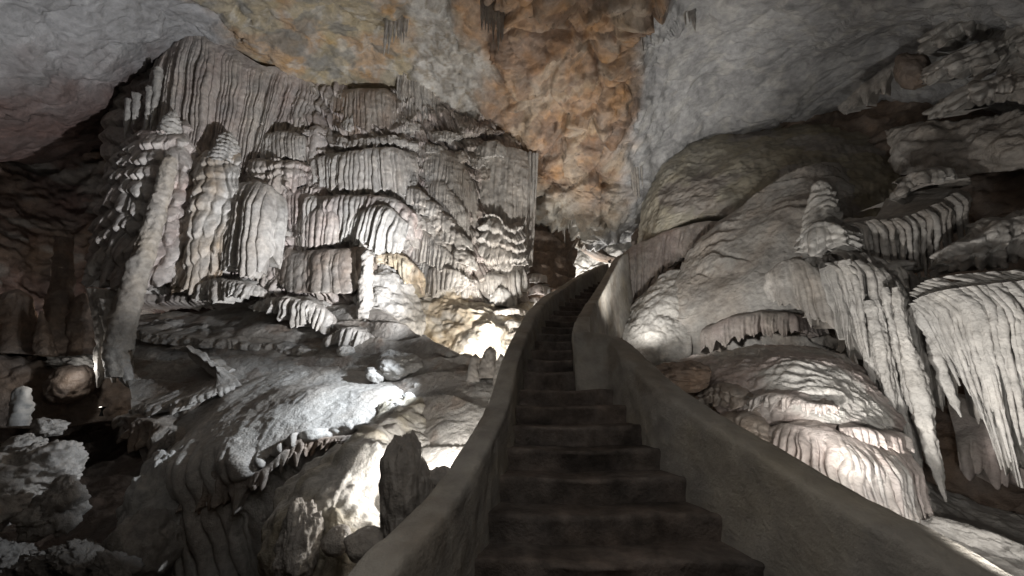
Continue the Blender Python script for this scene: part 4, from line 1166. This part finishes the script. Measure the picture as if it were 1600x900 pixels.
# the one lamp whose glint shows, deep in the pit
M_LENS, _nt, _b = new_mat("lamp_lens")
_b.inputs["Emission Color"].default_value = (1.0, 0.96, 0.88, 1)
_b.inputs["Emission Strength"].default_value = 6.0
M_HOUSING, _nt, _b = new_mat("black_metal")
_b.inputs["Base Color"].default_value = (0.02, 0.02, 0.02, 1)
_b.inputs["Roughness"].default_value = 0.5
t = thing("floodlight", "tiny lit lamp glinting in the black pit below the leaning column", "lamp", at=P(160, 640, 6.3))
c = P(160, 636, 6.3)
lathe("housing", [(c[0], c[1] + 0.09, c[2] - 0.005, 0.02), (c[0], c[1] + 0.06, c[2], 0.035), (c[0], c[1] + 0.012, c[2], 0.04), (c[0], c[1] + 0.01, c[2] - 0.06, 0.012), (c[0], c[1] + 0.02, c[2] - 0.14, 0.03)], pix=False, flute=(0.1, 0), mat=M_HOUSING, seed=1, parent=t, rough=0, res=0.01)
lathe("lens", [(c[0] - 0.016, c[1] - 0.03, c[2] - 0.004, 0.004), (c[0] - 0.008, c[1] - 0.03, c[2] - 0.002, 0.012), (c[0], c[1] - 0.03, c[2], 0.014), (c[0] + 0.008, c[1] - 0.03, c[2] + 0.002, 0.012), (c[0] + 0.016, c[1] - 0.03, c[2] + 0.004, 0.004)], pix=False, flute=(0.1, 0), mat=M_LENS, seed=2, parent=t, rough=0, res=0.006)
# ------------------------------------------------------------------ right side: smooth draped dome and curtains
def dome_disp(seed, rip=0.035):
    def fn(p, n, u, v):
        h = 0.10 * fbm(p * 0.8, 3, seed) + 0.02 * fbm(p * 5, 3, seed + 1)
        q = np.stack([p[..., 0] * 0.9, p[..., 1] * 0.9, p[..., 2] * 3.4 + p[..., 0] * 0.8], -1)
        q = q + 0.3 * noise3(p * 1.7, seed + 2)[..., None]
        m = sstep(-0.05, 0.4, noise3(p * 0.9 + 4, seed + 3))
        q[..., 2] += 1.2 * noise3(p * 0.8, seed + 7) + 0.25 * noise3(p * 4, seed + 8)
        return h + rip * m * (((q[..., 2]) % 1.0) ** 0.6) * 1.8 + 0.01 * fbm(p * 14, 2, seed + 5)
    return fn


def hood_disp(p, n, u, v):
    U = u + 0.05 * noise3(p * 2, 606) + 0.02 * noise3(p * 6, 607)
    t, a, b = ribs(U, 0.14, 608)
    low = sstep(0.8, 2.6, v + 0.4 * noise3(p * 0.9, 609))
    pr = np.sqrt(np.clip(1 - t * t, 0, 1)) * (0.3 + 0.9 * b)
    return dome_disp(600, 0.006)(p, n, u, v) + low * 0.022 * pr * sstep(-0.2, 0.3, noise3(p * 1.1, 603)) + 0.06 * fbm(p * 2.0, 3, 610) + 0.02 * billow(p * 6, 3, 604)


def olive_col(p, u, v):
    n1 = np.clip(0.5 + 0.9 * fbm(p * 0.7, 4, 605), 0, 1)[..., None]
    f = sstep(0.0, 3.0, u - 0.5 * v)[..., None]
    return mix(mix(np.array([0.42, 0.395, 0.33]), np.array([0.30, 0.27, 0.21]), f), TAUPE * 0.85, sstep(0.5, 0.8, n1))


t = thing("draped_dome", "huge olive-brown flowstone dome right of the stairs, with a fringed lower edge", "flowstone dome", at=P(1100, 560, 8.5))
rows = [
    [(1010, 262, 12.2), (1060, 205, 11.6), (1140, 190, 10.8), (1230, 180, 9.8), (1320, 190, 8.8), (1420, 210, 8.0)],
    [(1005, 300, 11.6), (1050, 240, 10.7), (1135, 220, 9.8), (1225, 215, 8.9), (1315, 230, 8.0), (1410, 260, 7.4)],
    [(1002, 340, 11.3), (1045, 285, 10.2), (1130, 260, 9.2), (1220, 255, 8.3), (1305, 275, 7.5), (1395, 310, 7.0)],
    [(1000, 375, 11.2), (1040, 330, 10.0), (1120, 300, 9.0), (1205, 300, 8.2), (1290, 330, 7.3), (1375, 370, 6.9)],
    [(1000, 405, 11.3), (1036, 365, 10.2), (1110, 335, 9.2), (1190, 350, 8.3), (1275, 390, 7.4), (1360, 430, 7.0)],
]
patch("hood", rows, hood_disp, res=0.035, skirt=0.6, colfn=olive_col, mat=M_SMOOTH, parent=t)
drape("hood_fringe", [(996, 372, 11.3), (1012, 362, 10.9), (1040, 340, 10.1), (1085, 318, 9.45), (1120, 305, 9.2)], [(996, 398, 11.4), (1014, 384, 11.0), (1042, 358, 10.3), (1085, 334, 9.65), (1120, 318, 9.4)], parent=t,
      big=(0.3, 0.06), small=(0.12, 0.03), jag=0.6, seed=611, shelf=0.4, rise=0.1, bulge=0.05, tint=np.array([0.36, 0.33, 0.25]), tint2=TAUPE)
drape("ribbed_skirt", [(972, 398, 11.0), (990, 384, 10.7), (1030, 366, 10.2), (1075, 350, 9.5), (1120, 345, 9.0), (1165, 350, 8.6)], [(976, 500, 10.4), (990, 490, 10.2), (1030, 440, 10.0), (1072, 412, 9.5), (1112, 395, 9.1), (1150, 400, 8.7)], parent=t,
      big=(0.42, 0.09), small=(0.15, 0.045), jag=0.3, seed=613, shelf=0.7, rise=0.1, bulge=0.10, recede=0.1, tint=TAUPE * 1.15, tint2=PINK)
rows = [
    [(1060, 425, 9.2), (1100, 370, 8.7), (1160, 320, 8.1), (1230, 275, 7.5), (1300, 256, 7.2), (1372, 300, 8.4)],
    [(1052, 450, 8.9), (1105, 410, 8.3), (1170, 370, 7.6), (1235, 330, 7.1), (1300, 312, 6.9), (1372, 340, 8.0)],
    [(1050, 490, 8.6), (1110, 460, 7.9), (1175, 430, 7.3), (1240, 400, 6.9), (1300, 390, 6.8), (1372, 400, 7.6)],
    [(1055, 530, 8.5), (1115, 510, 7.8), (1180, 490, 7.2), (1245, 470, 6.8), (1300, 470, 6.7), (1360, 480, 6.8)],
    [(1060, 590, 8.6), (1120, 580, 7.9), (1185, 570, 7.3), (1250, 560, 6.9), (1300, 560, 6.8), (1360, 570, 6.9)],
]
patch("rippled_flank", rows, dome_disp(620, 0.06), res=0.03, skirt=0.7, colfn=mound_col(TAUPE, GREY * 0.95, 625), mat=M_FLOW, parent=t)
rows = [
    [(985, 480, 10.0), (1010, 450, 9.6), (1040, 425, 9.3), (1080, 420, 9.0)],
    [(978, 505, 9.4), (1005, 480, 9.0), (1040, 465, 8.7), (1080, 470, 8.5)],
    [(972, 522, 9.0), (1002, 515, 8.6), (1040, 510, 8.3), (1080, 520, 8.2)],
    [(980, 560, 8.8), (1005, 560, 8.4), (1040, 560, 8.2), (1080, 570, 8.1)],
]
tag(patch("rock_spur", rows, lambda p, n, u, v: 0.08 * fbm(p * 1.3, 3, 630) + 0.06 * billow(p * 2.5, 3, 631), res=0.025, skirt=0.5, tint=PALE, mat=M_GRIT), "white-lit rough rock spur behind the right parapet, at the foot of the ribbed skirt", "rock spur")
curtain("row of dull stumpy drips beneath the rippled flank",
        [(1095, 515, 7.6), (1140, 496, 7.2), (1190, 490, 6.9), (1240, 488, 6.6), (1285, 500, 6.6)], [(1098, 556, 7.5), (1142, 548, 7.1), (1190, 540, 6.8), (1240, 532, 6.55), (1284, 535, 6.55)],
        big=(0.22, 0.07), small=(0.07, 0.03), jag=0.45, seed=635, shelf=0.6, tint=TAUPE * 0.8, tint2=PINK * 0.7, mat=M_FLOW)
# curtains of the right wall
GR = "flowstone curtains of the right wall"


def rcurtain(label, *a, **k):
    return tag(drape("flowstone_curtain", *a, **k), label, CUR, GR)


tag(lathe("stalagmite", [(1284, 362, 5.6, 0.26), (1284, 330, 5.6, 0.22), (1283, 305, 5.6, 0.15), (1281, 288, 5.6, 0.09), (1281, 280, 5.6, 0.01)], tier=(0.14, 0.06), flute=(0.1, 0.02), seed=640, tint=PALE * 0.9, tint2=GREY), "stubby tiered stalagmite at the upper left corner of the right curtains", "stalagmite")
rcurtain("uppermost right curtain with long separate drips, ending at the dark recess",
         [(1290, 352, 5.7), (1340, 345, 5.5), (1400, 340, 5.3), (1450, 322, 5.2), (1490, 296, 5.2), (1508, 300, 5.4)], [(1300, 392, 5.6), (1345, 420, 5.4), (1402, 480, 5.2), (1438, 455, 5.1), (1470, 400, 5.1), (1500, 345, 5.3)],
         big=(0.2, 0.06), small=(0.08, 0.014), jag=0.75, seed=641, shelf=0.9, rise=0.35, bulge=0.1, tint=GREY, tint2=TAUPE, res=0.02, rough=0.03)
rcurtain("knobbly ledge on top of the uppermost right curtain",
         [(1395, 300, 5.6), (1420, 275, 5.4), (1455, 262, 5.3), (1480, 268, 5.4), (1500, 285, 5.5)], [(1395, 320, 5.5), (1422, 312, 5.3), (1455, 305, 5.2), (1480, 296, 5.3), (1500, 302, 5.4)],
         big=(0.24, 0.1), small=(0.1, 0.03), jag=0.5, seed=643, shelf=0.6, rise=0.1, tint=TAUPE, tint2=GREY, rough=0.06, res=0.022)
rcurtain("whitish stack of small drip ledges below the tiered stalagmite",
         [(1252, 372, 5.4), (1272, 352, 5.2), (1300, 350, 5.1), (1330, 362, 5.2)], [(1258, 405, 5.35), (1280, 412, 5.15), (1305, 404, 5.05), (1332, 398, 5.15)],
         big=(0.25, 0.08), small=(0.08, 0.03), jag=0.4, tiers=2.5, tier_amp=0.06, seed=645, shelf=0.5, tint=PALE * 0.9, tint2=GREY, res=0.018)
rcurtain("rounded grey curtain at the left end of the right wall",
         [(1196, 428, 6.0), (1215, 412, 5.7), (1245, 405, 5.5), (1272, 415, 5.4), (1290, 430, 5.5)], [(1215, 480, 5.95), (1250, 500, 5.6), (1280, 520, 5.4), (1296, 530, 5.35), (1300, 520, 5.45)], side=0.12,
         big=(0.3, 0.10), small=(0.11, 0.03), jag=0.35, seed=647, shelf=0.6, tint=GREY * 0.95, tint2=TAUPE, res=0.02)
rcurtain("long grey curtain of slender drips hanging behind the pinkish dome",
         [(1278, 420, 5.1), (1300, 412, 4.95), (1330, 412, 4.85), (1360, 420, 4.75), (1392, 436, 4.7), (1420, 470, 4.7)], [(1302, 530, 5.0), (1330, 570, 4.85), (1362, 590, 4.75), (1392, 640, 4.65), (1425, 760, 4.5), (1452, 800, 4.45)],
         big=(0.17, 0.10), small=(0.07, 0.025), jag=0.45, seed=649, shelf=0.7, rise=0.2, bulge=0.03, tint=GREY * 1.05, tint2=GREY * 0.85, res=0.018, wob=0.04, recede=0.1)
for i, (pth, lab) in enumerate([
    ([(1318, 408, 4.75, 0.06), (1326, 450, 4.75, 0.05), (1345, 520, 4.75, 0.045), (1360, 580, 4.72, 0.035), (1364, 600, 4.7, 0.02)], "bluish white slender dripstone in front of the long grey curtain"),
    ([(1360, 470, 4.55, 0.05), (1372, 520, 4.5, 0.065), (1384, 580, 4.45, 0.05), (1396, 640, 4.4, 0.03)], "jointed grey dripstone right of the bluish white one"),
    ([(1368, 470, 4.5, 0.04), (1384, 540, 4.5, 0.045), (1398, 610, 4.45, 0.045), (1420, 690, 4.4, 0.05), (1438, 770, 4.3, 0.06), (1448, 812, 4.2, 0.12)], "grey column widening to the floor between the pinkish dome and the great spike"),
    ([(1398, 450, 4.2, 0.035), (1416, 540, 4.1, 0.05), (1434, 600, 4.05, 0.078), (1452, 690, 4.0, 0.055), (1467, 745, 3.95, 0.03), (1478, 784, 3.95, 0.006)], "great thick grey spike hanging free, its point just above the floor"),
    ([(1350, 460, 4.7, 0.035), (1372, 560, 4.65, 0.04), (1390, 640, 4.6, 0.04), (1412, 720, 4.55, 0.05), (1425, 800, 4.4, 0.07)], "thin grey column between the pinkish dome and its wider grey neighbour"),
    ([(1380, 450, 4.35, 0.03), (1402, 540, 4.3, 0.04), (1418, 610, 4.28, 0.036), (1432, 660, 4.25, 0.02), (1440, 690, 4.25, 0.006)], "short grey dripstone close to the left of the great spike"),
    ([(1440, 470, 4.2, 0.035), (1466, 560, 4.15, 0.05), (1484, 610, 4.1, 0.035), (1502, 652, 4.1, 0.006)], "shorter pointed stalactite right of the great spike")]):
    tag(lathe("stalactite", pth, flute=(0.06, 0.03), tier=(0.2, 0.012), seed=650 + i, tint=GREY * 1.08, tint2=GREY * 0.88, res=0.014, rough=0.02), lab, "stalactite")
rcurtain("wide curtain of long pale ribs at the right picture edge, fanning out to hanging points",
         [(1416, 486, 4.3), (1440, 462, 4.05), (1480, 452, 3.9), (1530, 446, 3.75), (1590, 440, 3.6), (1680, 430, 3.4), (1780, 430, 3.3)],
         [(1480, 600, 4.15), (1510, 650, 3.95), (1550, 730, 3.8), (1600, 810, 3.65), (1670, 840, 3.55), (1760, 850, 3.4), (1860, 850, 3.3)],
         big=(0.16, 0.11), small=(0.065, 0.022), jag=0.5, seed=661, shelf=0.9, rise=0.25, bulge=0.04, tint=GREY * 1.08, tint2=GREY * 0.9, res=0.016, wob=0.035, recede=0.2)
rcurtain("dark knobbly ledge above the wide right curtain",
         [(1466, 400, 4.6), (1490, 378, 4.4), (1530, 368, 4.25), (1560, 350, 4.15), (1610, 330, 4.0), (1680, 310, 3.8)], [(1480, 440, 4.5), (1502, 442, 4.3), (1535, 442, 4.15), (1565, 436, 4.05), (1612, 430, 3.9), (1680, 420, 3.7)],
         big=(0.26, 0.12), small=(0.1, 0.03), jag=0.4, seed=665, shelf=0.8, rise=0.2, tint=TAUPE * 0.9, tint2=GREY * 0.8, tiers=2.5, tier_amp=0.08, rough=0.07, res=0.02)
rcurtain("pinkish drips low in the recess behind the great spike",
         [(1490, 680, 4.8), (1530, 668, 4.65), (1580, 670, 4.55), (1640, 680, 4.45)], [(1500, 745, 4.7), (1535, 775, 4.6), (1575, 775, 4.5), (1640, 775, 4.4)],
         big=(0.22, 0.05), small=(0.07, 0.03), jag=0.45, seed=667, shelf=0.6, rise=0.4, tint=PINK, tint2=TAUPE, res=0.018)
rcurtain("broad shadowed curtain behind the great spike, joining its two neighbouring curtains",
         [(1290, 428, 5.25), (1350, 428, 5.05), (1410, 440, 4.9), (1460, 448, 4.72), (1530, 450, 4.5)], [(1330, 570, 5.15), (1392, 660, 5.0), (1440, 730, 4.85), (1482, 650, 4.68), (1545, 690, 4.5)],
         big=(0.18, 0.10), small=(0.07, 0.025), jag=0.5, seed=657, shelf=0.6, rise=0.2, bulge=0.05, tint=GREY, tint2=TAUPE, res=0.02, wob=0.04)
t = thing("dripstone_row", "row of thin pale dripstones before the long grey curtain, left of the great spike", "dripstones", at=P(1360, 600, 4.7))
spike_row(t, [(1290, 418, 4.95), (1330, 414, 4.78), (1365, 424, 4.66), (1400, 450, 4.6)], [(1325, 545, 4.9), (1352, 590, 4.72), (1388, 640, 4.6), (1432, 730, 4.5)], 12, 0.032, 11, GREY * 1.05, GREY * 0.85, 0.14)
t = thing("dripstone_row", "fan of long pale dripstones running down across the wide right curtain", "dripstones", at=P(1540, 700, 3.9))
spike_row(t, [(1480, 452, 3.95), (1530, 447, 3.78), (1590, 442, 3.62), (1680, 435, 3.4)], [(1530, 560, 3.85), (1580, 575, 3.68), (1640, 600, 3.5), (1740, 640, 3.3)], 15, 0.026, 14, PALE * 0.85, GREY * 0.9, 0.22)
spike_row(t, [(1424, 482, 4.2), (1450, 468, 4.0), (1490, 460, 3.82), (1540, 454, 3.66), (1600, 448, 3.5)], [(1480, 610, 4.1), (1512, 660, 3.9), (1555, 735, 3.75), (1610, 815, 3.6), (1672, 840, 3.45)], 24, 0.031, 12, GREY * 1.08, GREY * 0.88, 0.13)
spike_row(t, [(1420, 470, 4.3), (1440, 450, 4.15), (1480, 440, 3.98), (1530, 436, 3.82), (1600, 432, 3.62)], [(1440, 560, 4.25), (1470, 560, 4.1), (1515, 560, 3.93), (1570, 565, 3.77), (1650, 570, 3.57)], 18, 0.028, 17, GREY * 1.05, GREY * 0.85, 0.18)
t = thing("dripstone_row", "middle row of short dripstones bridging the uppermost curtain and the long grey curtain", "dripstones", at=P(1390, 500, 5.0))
spike_row(t, [(1300, 398, 5.2), (1340, 402, 5.05), (1385, 415, 4.95), (1430, 440, 4.85), (1455, 440, 4.8)], [(1318, 470, 5.15), (1362, 500, 5.0), (1408, 530, 4.9), (1446, 540, 4.8), (1472, 520, 4.75)], 16, 0.032, 18, GREY, TAUPE, 0.12)
t = thing("dripstone_row", "upper right row of uneven dripstones beside the dark recess", "dripstones", at=P(1410, 420, 5.2))
spike_row(t, [(1300, 362, 5.5), (1350, 352, 5.35), (1400, 348, 5.18), (1450, 332, 5.08), (1498, 304, 5.1)], [(1318, 425, 5.45), (1368, 470, 5.25), (1416, 500, 5.08), (1452, 470, 4.98), (1510, 380, 5.05)], 17, 0.034, 13, GREY, TAUPE, 0.12)
# pinkish dome with fringe
t = thing("flowstone_dome", "bright pinkish flowstone dome with a fringed crack and ribbed skirt, right of the parapet", "flowstone dome", at=P(1330, 850, 3.4))
rows = [
    [(1060, 560, 6.4), (1130, 548, 6.0), (1200, 540, 5.6), (1280, 545, 5.2), (1350, 580, 5.0), (1415, 640, 4.9)],
    [(1080, 590, 5.8), (1140, 570, 5.35), (1205, 556, 4.95), (1280, 562, 4.6), (1345, 595, 4.5), (1412, 655, 4.55)],
    [(1105, 620, 5.3), (1155, 600, 4.85), (1215, 590, 4.5), (1285, 598, 4.2), (1345, 625, 4.15), (1408, 672, 4.25)],
    [(1125, 645, 4.95), (1172, 632, 4.55), (1225, 628, 4.25), (1290, 636, 4.0), (1345, 652, 3.95), (1404, 682, 4.1)],
    [(1150, 680, 4.8), (1190, 668, 4.45), (1235, 660, 4.2), (1290, 660, 3.98), (1345, 668, 3.95), (1402, 690, 4.1)],
]


def scaly(seed):
    def fn(p, n, u, v):
        q = np.stack([p[..., 0] * 2.0, p[..., 1] * 2.0, v * 9 + 1.4 * noise3(p * 2.4, seed)], -1)
        saw = (q[..., 2] % 1.0) ** 0.6 * (1 - sstep(0.85, 1.0, q[..., 2] % 1.0))
        return 0.08 * fbm(p * 1.3, 3, seed + 1) + 0.045 * saw * (0.5 + noise3(p * 1.9, seed + 4)) + 0.025 * billow(p * 6, 3, seed + 2) + 0.01 * fbm(p * 13, 2, seed + 3)
    return fn


patch("cap", rows, scaly(670), res=0.018, skirt=0.3, colfn=mound_col(PALE * 0.95, PINK * 1.25, 675), mat=M_GRIT, parent=t)
drape("crack_fringe", [(1168, 622, 4.5), (1200, 612, 4.3), (1240, 618, 4.08), (1275, 628, 3.92), (1312, 630, 3.85)], [(1176, 640, 4.5), (1204, 646, 4.3), (1242, 650, 4.1), (1276, 654, 3.95), (1310, 650, 3.88)], parent=t,
      big=(0.13, 0.05), small=(0.05, 0.03), jag=0.9, side=0.15, seed=681, shelf=0.25, rise=0.05, bulge=0.06, tint=PALE, tint2=PINK * 1.2, res=0.012)
drape("ribbed_skirt", [(1190, 672, 4.35), (1225, 662, 4.1), (1270, 668, 3.88), (1320, 680, 3.75), (1375, 692, 3.8), (1414, 694, 4.0)], [(1225, 735, 4.2), (1262, 760, 3.85), (1310, 790, 3.6), (1352, 815, 3.45), (1402, 850, 3.4), (1436, 838, 3.6)], parent=t,
      big=(0.17, 0.09), small=(0.06, 0.035), jag=0.3, seed=683, shelf=0.4, rise=0.05, bulge=0.10, tint=PALE * np.array([1.0, 0.95, 0.93]), tint2=PINK * 1.3, res=0.014, wob=0.05)
drape("upper_rib_band", [(1310, 668, 3.86), (1345, 668, 3.78), (1385, 676, 3.78), (1416, 680, 3.95)], [(1312, 706, 3.84), (1346, 708, 3.74), (1384, 712, 3.74), (1414, 716, 3.92)], parent=t,
      big=(0.11, 0.05), small=(0.05, 0.025), jag=0.45, side=0.15, seed=685, shelf=0.25, rise=0.03, bulge=0.05, tint=PINK * 1.2, tint2=PALE, res=0.012)
# skirt pipes
spike_row(t, [(1232, 684, 4.05), (1275, 690, 3.85), (1322, 704, 3.70), (1372, 718, 3.70), (1408, 720, 3.86)], [(1266, 765, 3.85), (1312, 795, 3.60), (1352, 820, 3.45), (1400, 852, 3.40), (1432, 842, 3.52)], 19, 0.022, 15, PALE, PINK * 1.25, 0.09, name="rib")
for i, (top, bot, lab) in enumerate([
    ([(1100, 604, 5.4), (1130, 596, 5.0), (1165, 606, 4.7), (1190, 622, 4.6)], [(1108, 640, 5.3), (1136, 640, 4.9), (1170, 645, 4.6), (1194, 650, 4.5)], "upper dark layered ledge between the right parapet and the pinkish dome"),
    ([(1120, 650, 4.9), (1150, 644, 4.6), (1180, 652, 4.35), (1205, 668, 4.25)], [(1135, 690, 4.8), (1160, 690, 4.5), (1190, 700, 4.25), (1216, 715, 4.15)], "lower layered ledge between the right parapet and the pinkish dome"),
    ([(1160, 700, 4.4), (1190, 696, 4.2), (1220, 712, 4.0), (1245, 740, 3.9)], [(1180, 740, 4.3), (1210, 745, 4.1), (1240, 770, 3.9), (1262, 800, 3.8)], "pale scaly ledge low beside the right parapet")]):
    rcurtain(lab, top, bot, big=(0.5, 0.09), small=(0.15, 0.03), jag=0.3, seed=690 + i, shelf=0.6, rise=0.12, tint=TAUPE if i == 0 else TAUPE * 1.15, tint2=BROWN * 1.5 if i < 2 else PALE * 0.8, rough=0.05, tiers=1.6, tier_amp=0.05, res=0.018)
# ground on the right
rows = [
    [(960, 620, 9.0), (1060, 640, 7.6), (1160, 660, 6.6), (1280, 700, 5.8), (1420, 740, 5.2), (1540, 790, 5.0), (1700, 830, 4.6), (1950, 860, 4.0)],
    [(960, 640, 6.5), (1060, 680, 5.6), (1160, 730, 4.9), (1280, 790, 4.4), (1420, 810, 4.2), (1540, 840, 4.1), (1700, 870, 3.8), (1950, 880, 3.4)],
    [(960, 700, 4.6), (1060, 760, 3.9), (1160, 830, 3.5), (1300, 850, 3.35), (1430, 830, 3.5), (1530, 850, 3.3), (1700, 900, 3.0), (1950, 920, 2.8)],
    [(1000, 900, 2.9), (1100, 920, 2.7), (1220, 930, 2.6), (1340, 920, 2.6), (1450, 890, 2.7), (1550, 900, 2.65), (1700, 960, 2.4), (1950, 1000, 2.2)],
    [(1000, 1200, 1.9), (1100, 1200, 1.9), (1220, 1200, 1.9), (1340, 1150, 1.9), (1450, 1100, 1.9), (1550, 1100, 1.9), (1700, 1150, 1.8), (1950, 1200, 1.7)],
]
structure(patch("rock_floor", rows, lambda p, n, u, v: 0.08 * fbm(p * 1.2, 4, 700) + 0.03 * billow(p * 3.5, 3, 701) + 0.008 * fbm(p * 12, 2, 702), res=0.022, cap=460, tint=GREY, mat=M_GRIT))
tag(boulder("boulder", 1520, 845, 3.2, (0.20, 0.3, 0.10), GREY * 1.05, 705, lump=0.25, res=0.014, rot=-0.5), "low smooth grey rock ridge on the floor under the great spike", "rock")
# upper right ledges
for i, (top, bot, lab) in enumerate([
    ([(1440, 60, 5.6), (1480, 30, 5.2), (1530, 10, 4.9), (1580, -10, 4.7)], [(1446, 96, 5.6), (1490, 80, 5.2), (1536, 62, 4.9), (1580, 40, 4.7)], "highest of the dim ribbed ledges in the upper right corner"),
    ([(1442, 110, 5.5), (1480, 88, 5.1), (1525, 72, 4.85), (1556, 62, 4.8)], [(1446, 146, 5.5), (1486, 136, 5.1), (1526, 128, 4.85), (1556, 120, 4.8)], "dim ribbed ledge second from the top in the upper right corner"),
    ([(1455, 168, 5.4), (1500, 138, 5.0), (1560, 118, 4.7), (1640, 110, 4.4), (1720, 110, 4.2)], [(1480, 190, 5.3), (1510, 186, 4.95), (1566, 176, 4.65), (1640, 168, 4.4), (1720, 170, 4.2)], "lowest wide ledge with peg-like drips in the upper right corner"),
    ([(1560, 30, 5.0), (1585, 10, 4.7), (1610, 20, 4.5), (1640, 60, 4.5)], [(1556, 140, 4.9), (1580, 150, 4.6), (1605, 150, 4.5), (1640, 150, 4.5)], "rounded dim block at the right picture edge beside the ribbed ledges")]):
    tag(drape("ribbed_ledge", top, bot, big=(0.35, 0.10), small=(0.13, 0.035), jag=0.5, seed=710 + i, shelf=0.6, rise=0.1, bulge=0.12, tiers=2.2, tier_amp=0.08, tint=GREY * 0.9, tint2=TAUPE, rough=0.05), lab, "drip ledge", "ribbed ledges in the upper right")
curtain("dim cluster of stumpy drips hanging under the grey vault, upper right",
        [(1310, 165, 7.4), (1340, 138, 6.9), (1375, 112, 6.5), (1410, 85, 6.2)], [(1318, 185, 7.3), (1350, 178, 6.8), (1385, 162, 6.4), (1420, 140, 6.1)],
        big=(0.26, 0.10), small=(0.12, 0.04), jag=0.75, seed=720, shelf=0.4, tint=GREY * 0.9, tint2=TAUPE)
tag(boulder("boulder", 1425, 110, 5.9, (0.24, 0.24, 0.4), BROWN * 0.9, 722, lump=0.2, res=0.03, rot=0.2), "dark egg-shaped rock knob in front of the dim ribbed ledges", "rock")
rows = [
    [(1380, 200, 7.2), (1460, 190, 6.4), (1540, 180, 5.6), (1620, 175, 5.0), (1760, 170, 4.2)],
    [(1390, 235, 7.0), (1470, 230, 6.0), (1545, 225, 5.3), (1625, 220, 4.8), (1760, 215, 4.1)],
    [(1400, 270, 7.1), (1475, 275, 6.2), (1550, 270, 5.5), (1630, 265, 5.0), (1760, 260, 4.2)],
]
tag(patch("rock_band", rows, lambda p, n, u, v: 0.15 * fbm(p * 1.1, 4, 730) + 0.08 * billow(p * 2.6, 3, 731), res=0.035, skirt=0.7, tint=TAUPE * 0.9, mat=M_ROCK), "dim pitted rock band below the ribbed ledges at the right edge", "rock band")
# small stalactites on the vault
rs = random.Random(9)
for (x0, y0, x1, y1, yy, n, ln, lab, grp) in [
    (752, 8, 790, 40, 6.4, 9, 46, "thin grey stalactite in the bunch on the vault left of the orange rock", "stalactites left of the orange rock"),
    (975, 5, 1020, 25, 6.5, 11, 56, "thin grey stalactite in the bunch at the top of the orange rock", "stalactites on the orange rock"),
    (1066, 5, 1085, 30, 6.4, 4, 34, "thin grey stalactite in the small bunch at the right border of the orange rock", "stalactites at the border of the orange rock"),
    (600, 10, 640, 60, 7.4, 10, 44, "thin brown stalactite in the bunch on the vault above the topmost tier", "stalactites above the topmost tier"),
    (985, 250, 1003, 290, 10.6, 5, 34, "thin straw on the rock edge left of the olive dome", "straws left of the olive dome"),
    (878, 335, 894, 350, 12.0, 5, 26, "thin dark straw at the mouth of the passage", "straws at the passage mouth")]:
    for i in range(n):
        x = x0 + (x1 - x0) * (i + rs.random() * 0.8) / n
        y = y0 + (y1 - y0) * rs.random()
        l = ln * rs.uniform(0.5, 1.2)
        k = (x - 800) * 0.00045
        r = 0.05 if yy < 9 else 0.045
        tag(lathe("stalactite", [(x - k * 30, y - 30, yy, r * 1.3), (x, y, yy, r), (x + k * l * .5, y + l * .5, yy, r * .6), (x + k * l, y + l, yy, 0.006)], flute=(0.06, 0.008), seed=800 + i + int(x), tint=TAUPE, tint2=GREY, rough=0.01, res=0.02), lab, "stalactite", grp)

tag(boulder("boulder", 1062, 588, 5.2, (0.42, 0.35, 0.2), BROWN * 1.4, 760, lump=0.3, res=0.02, fine=0.1), "dark brown rock tucked behind the right parapet at the left end of the pinkish dome", "rock")
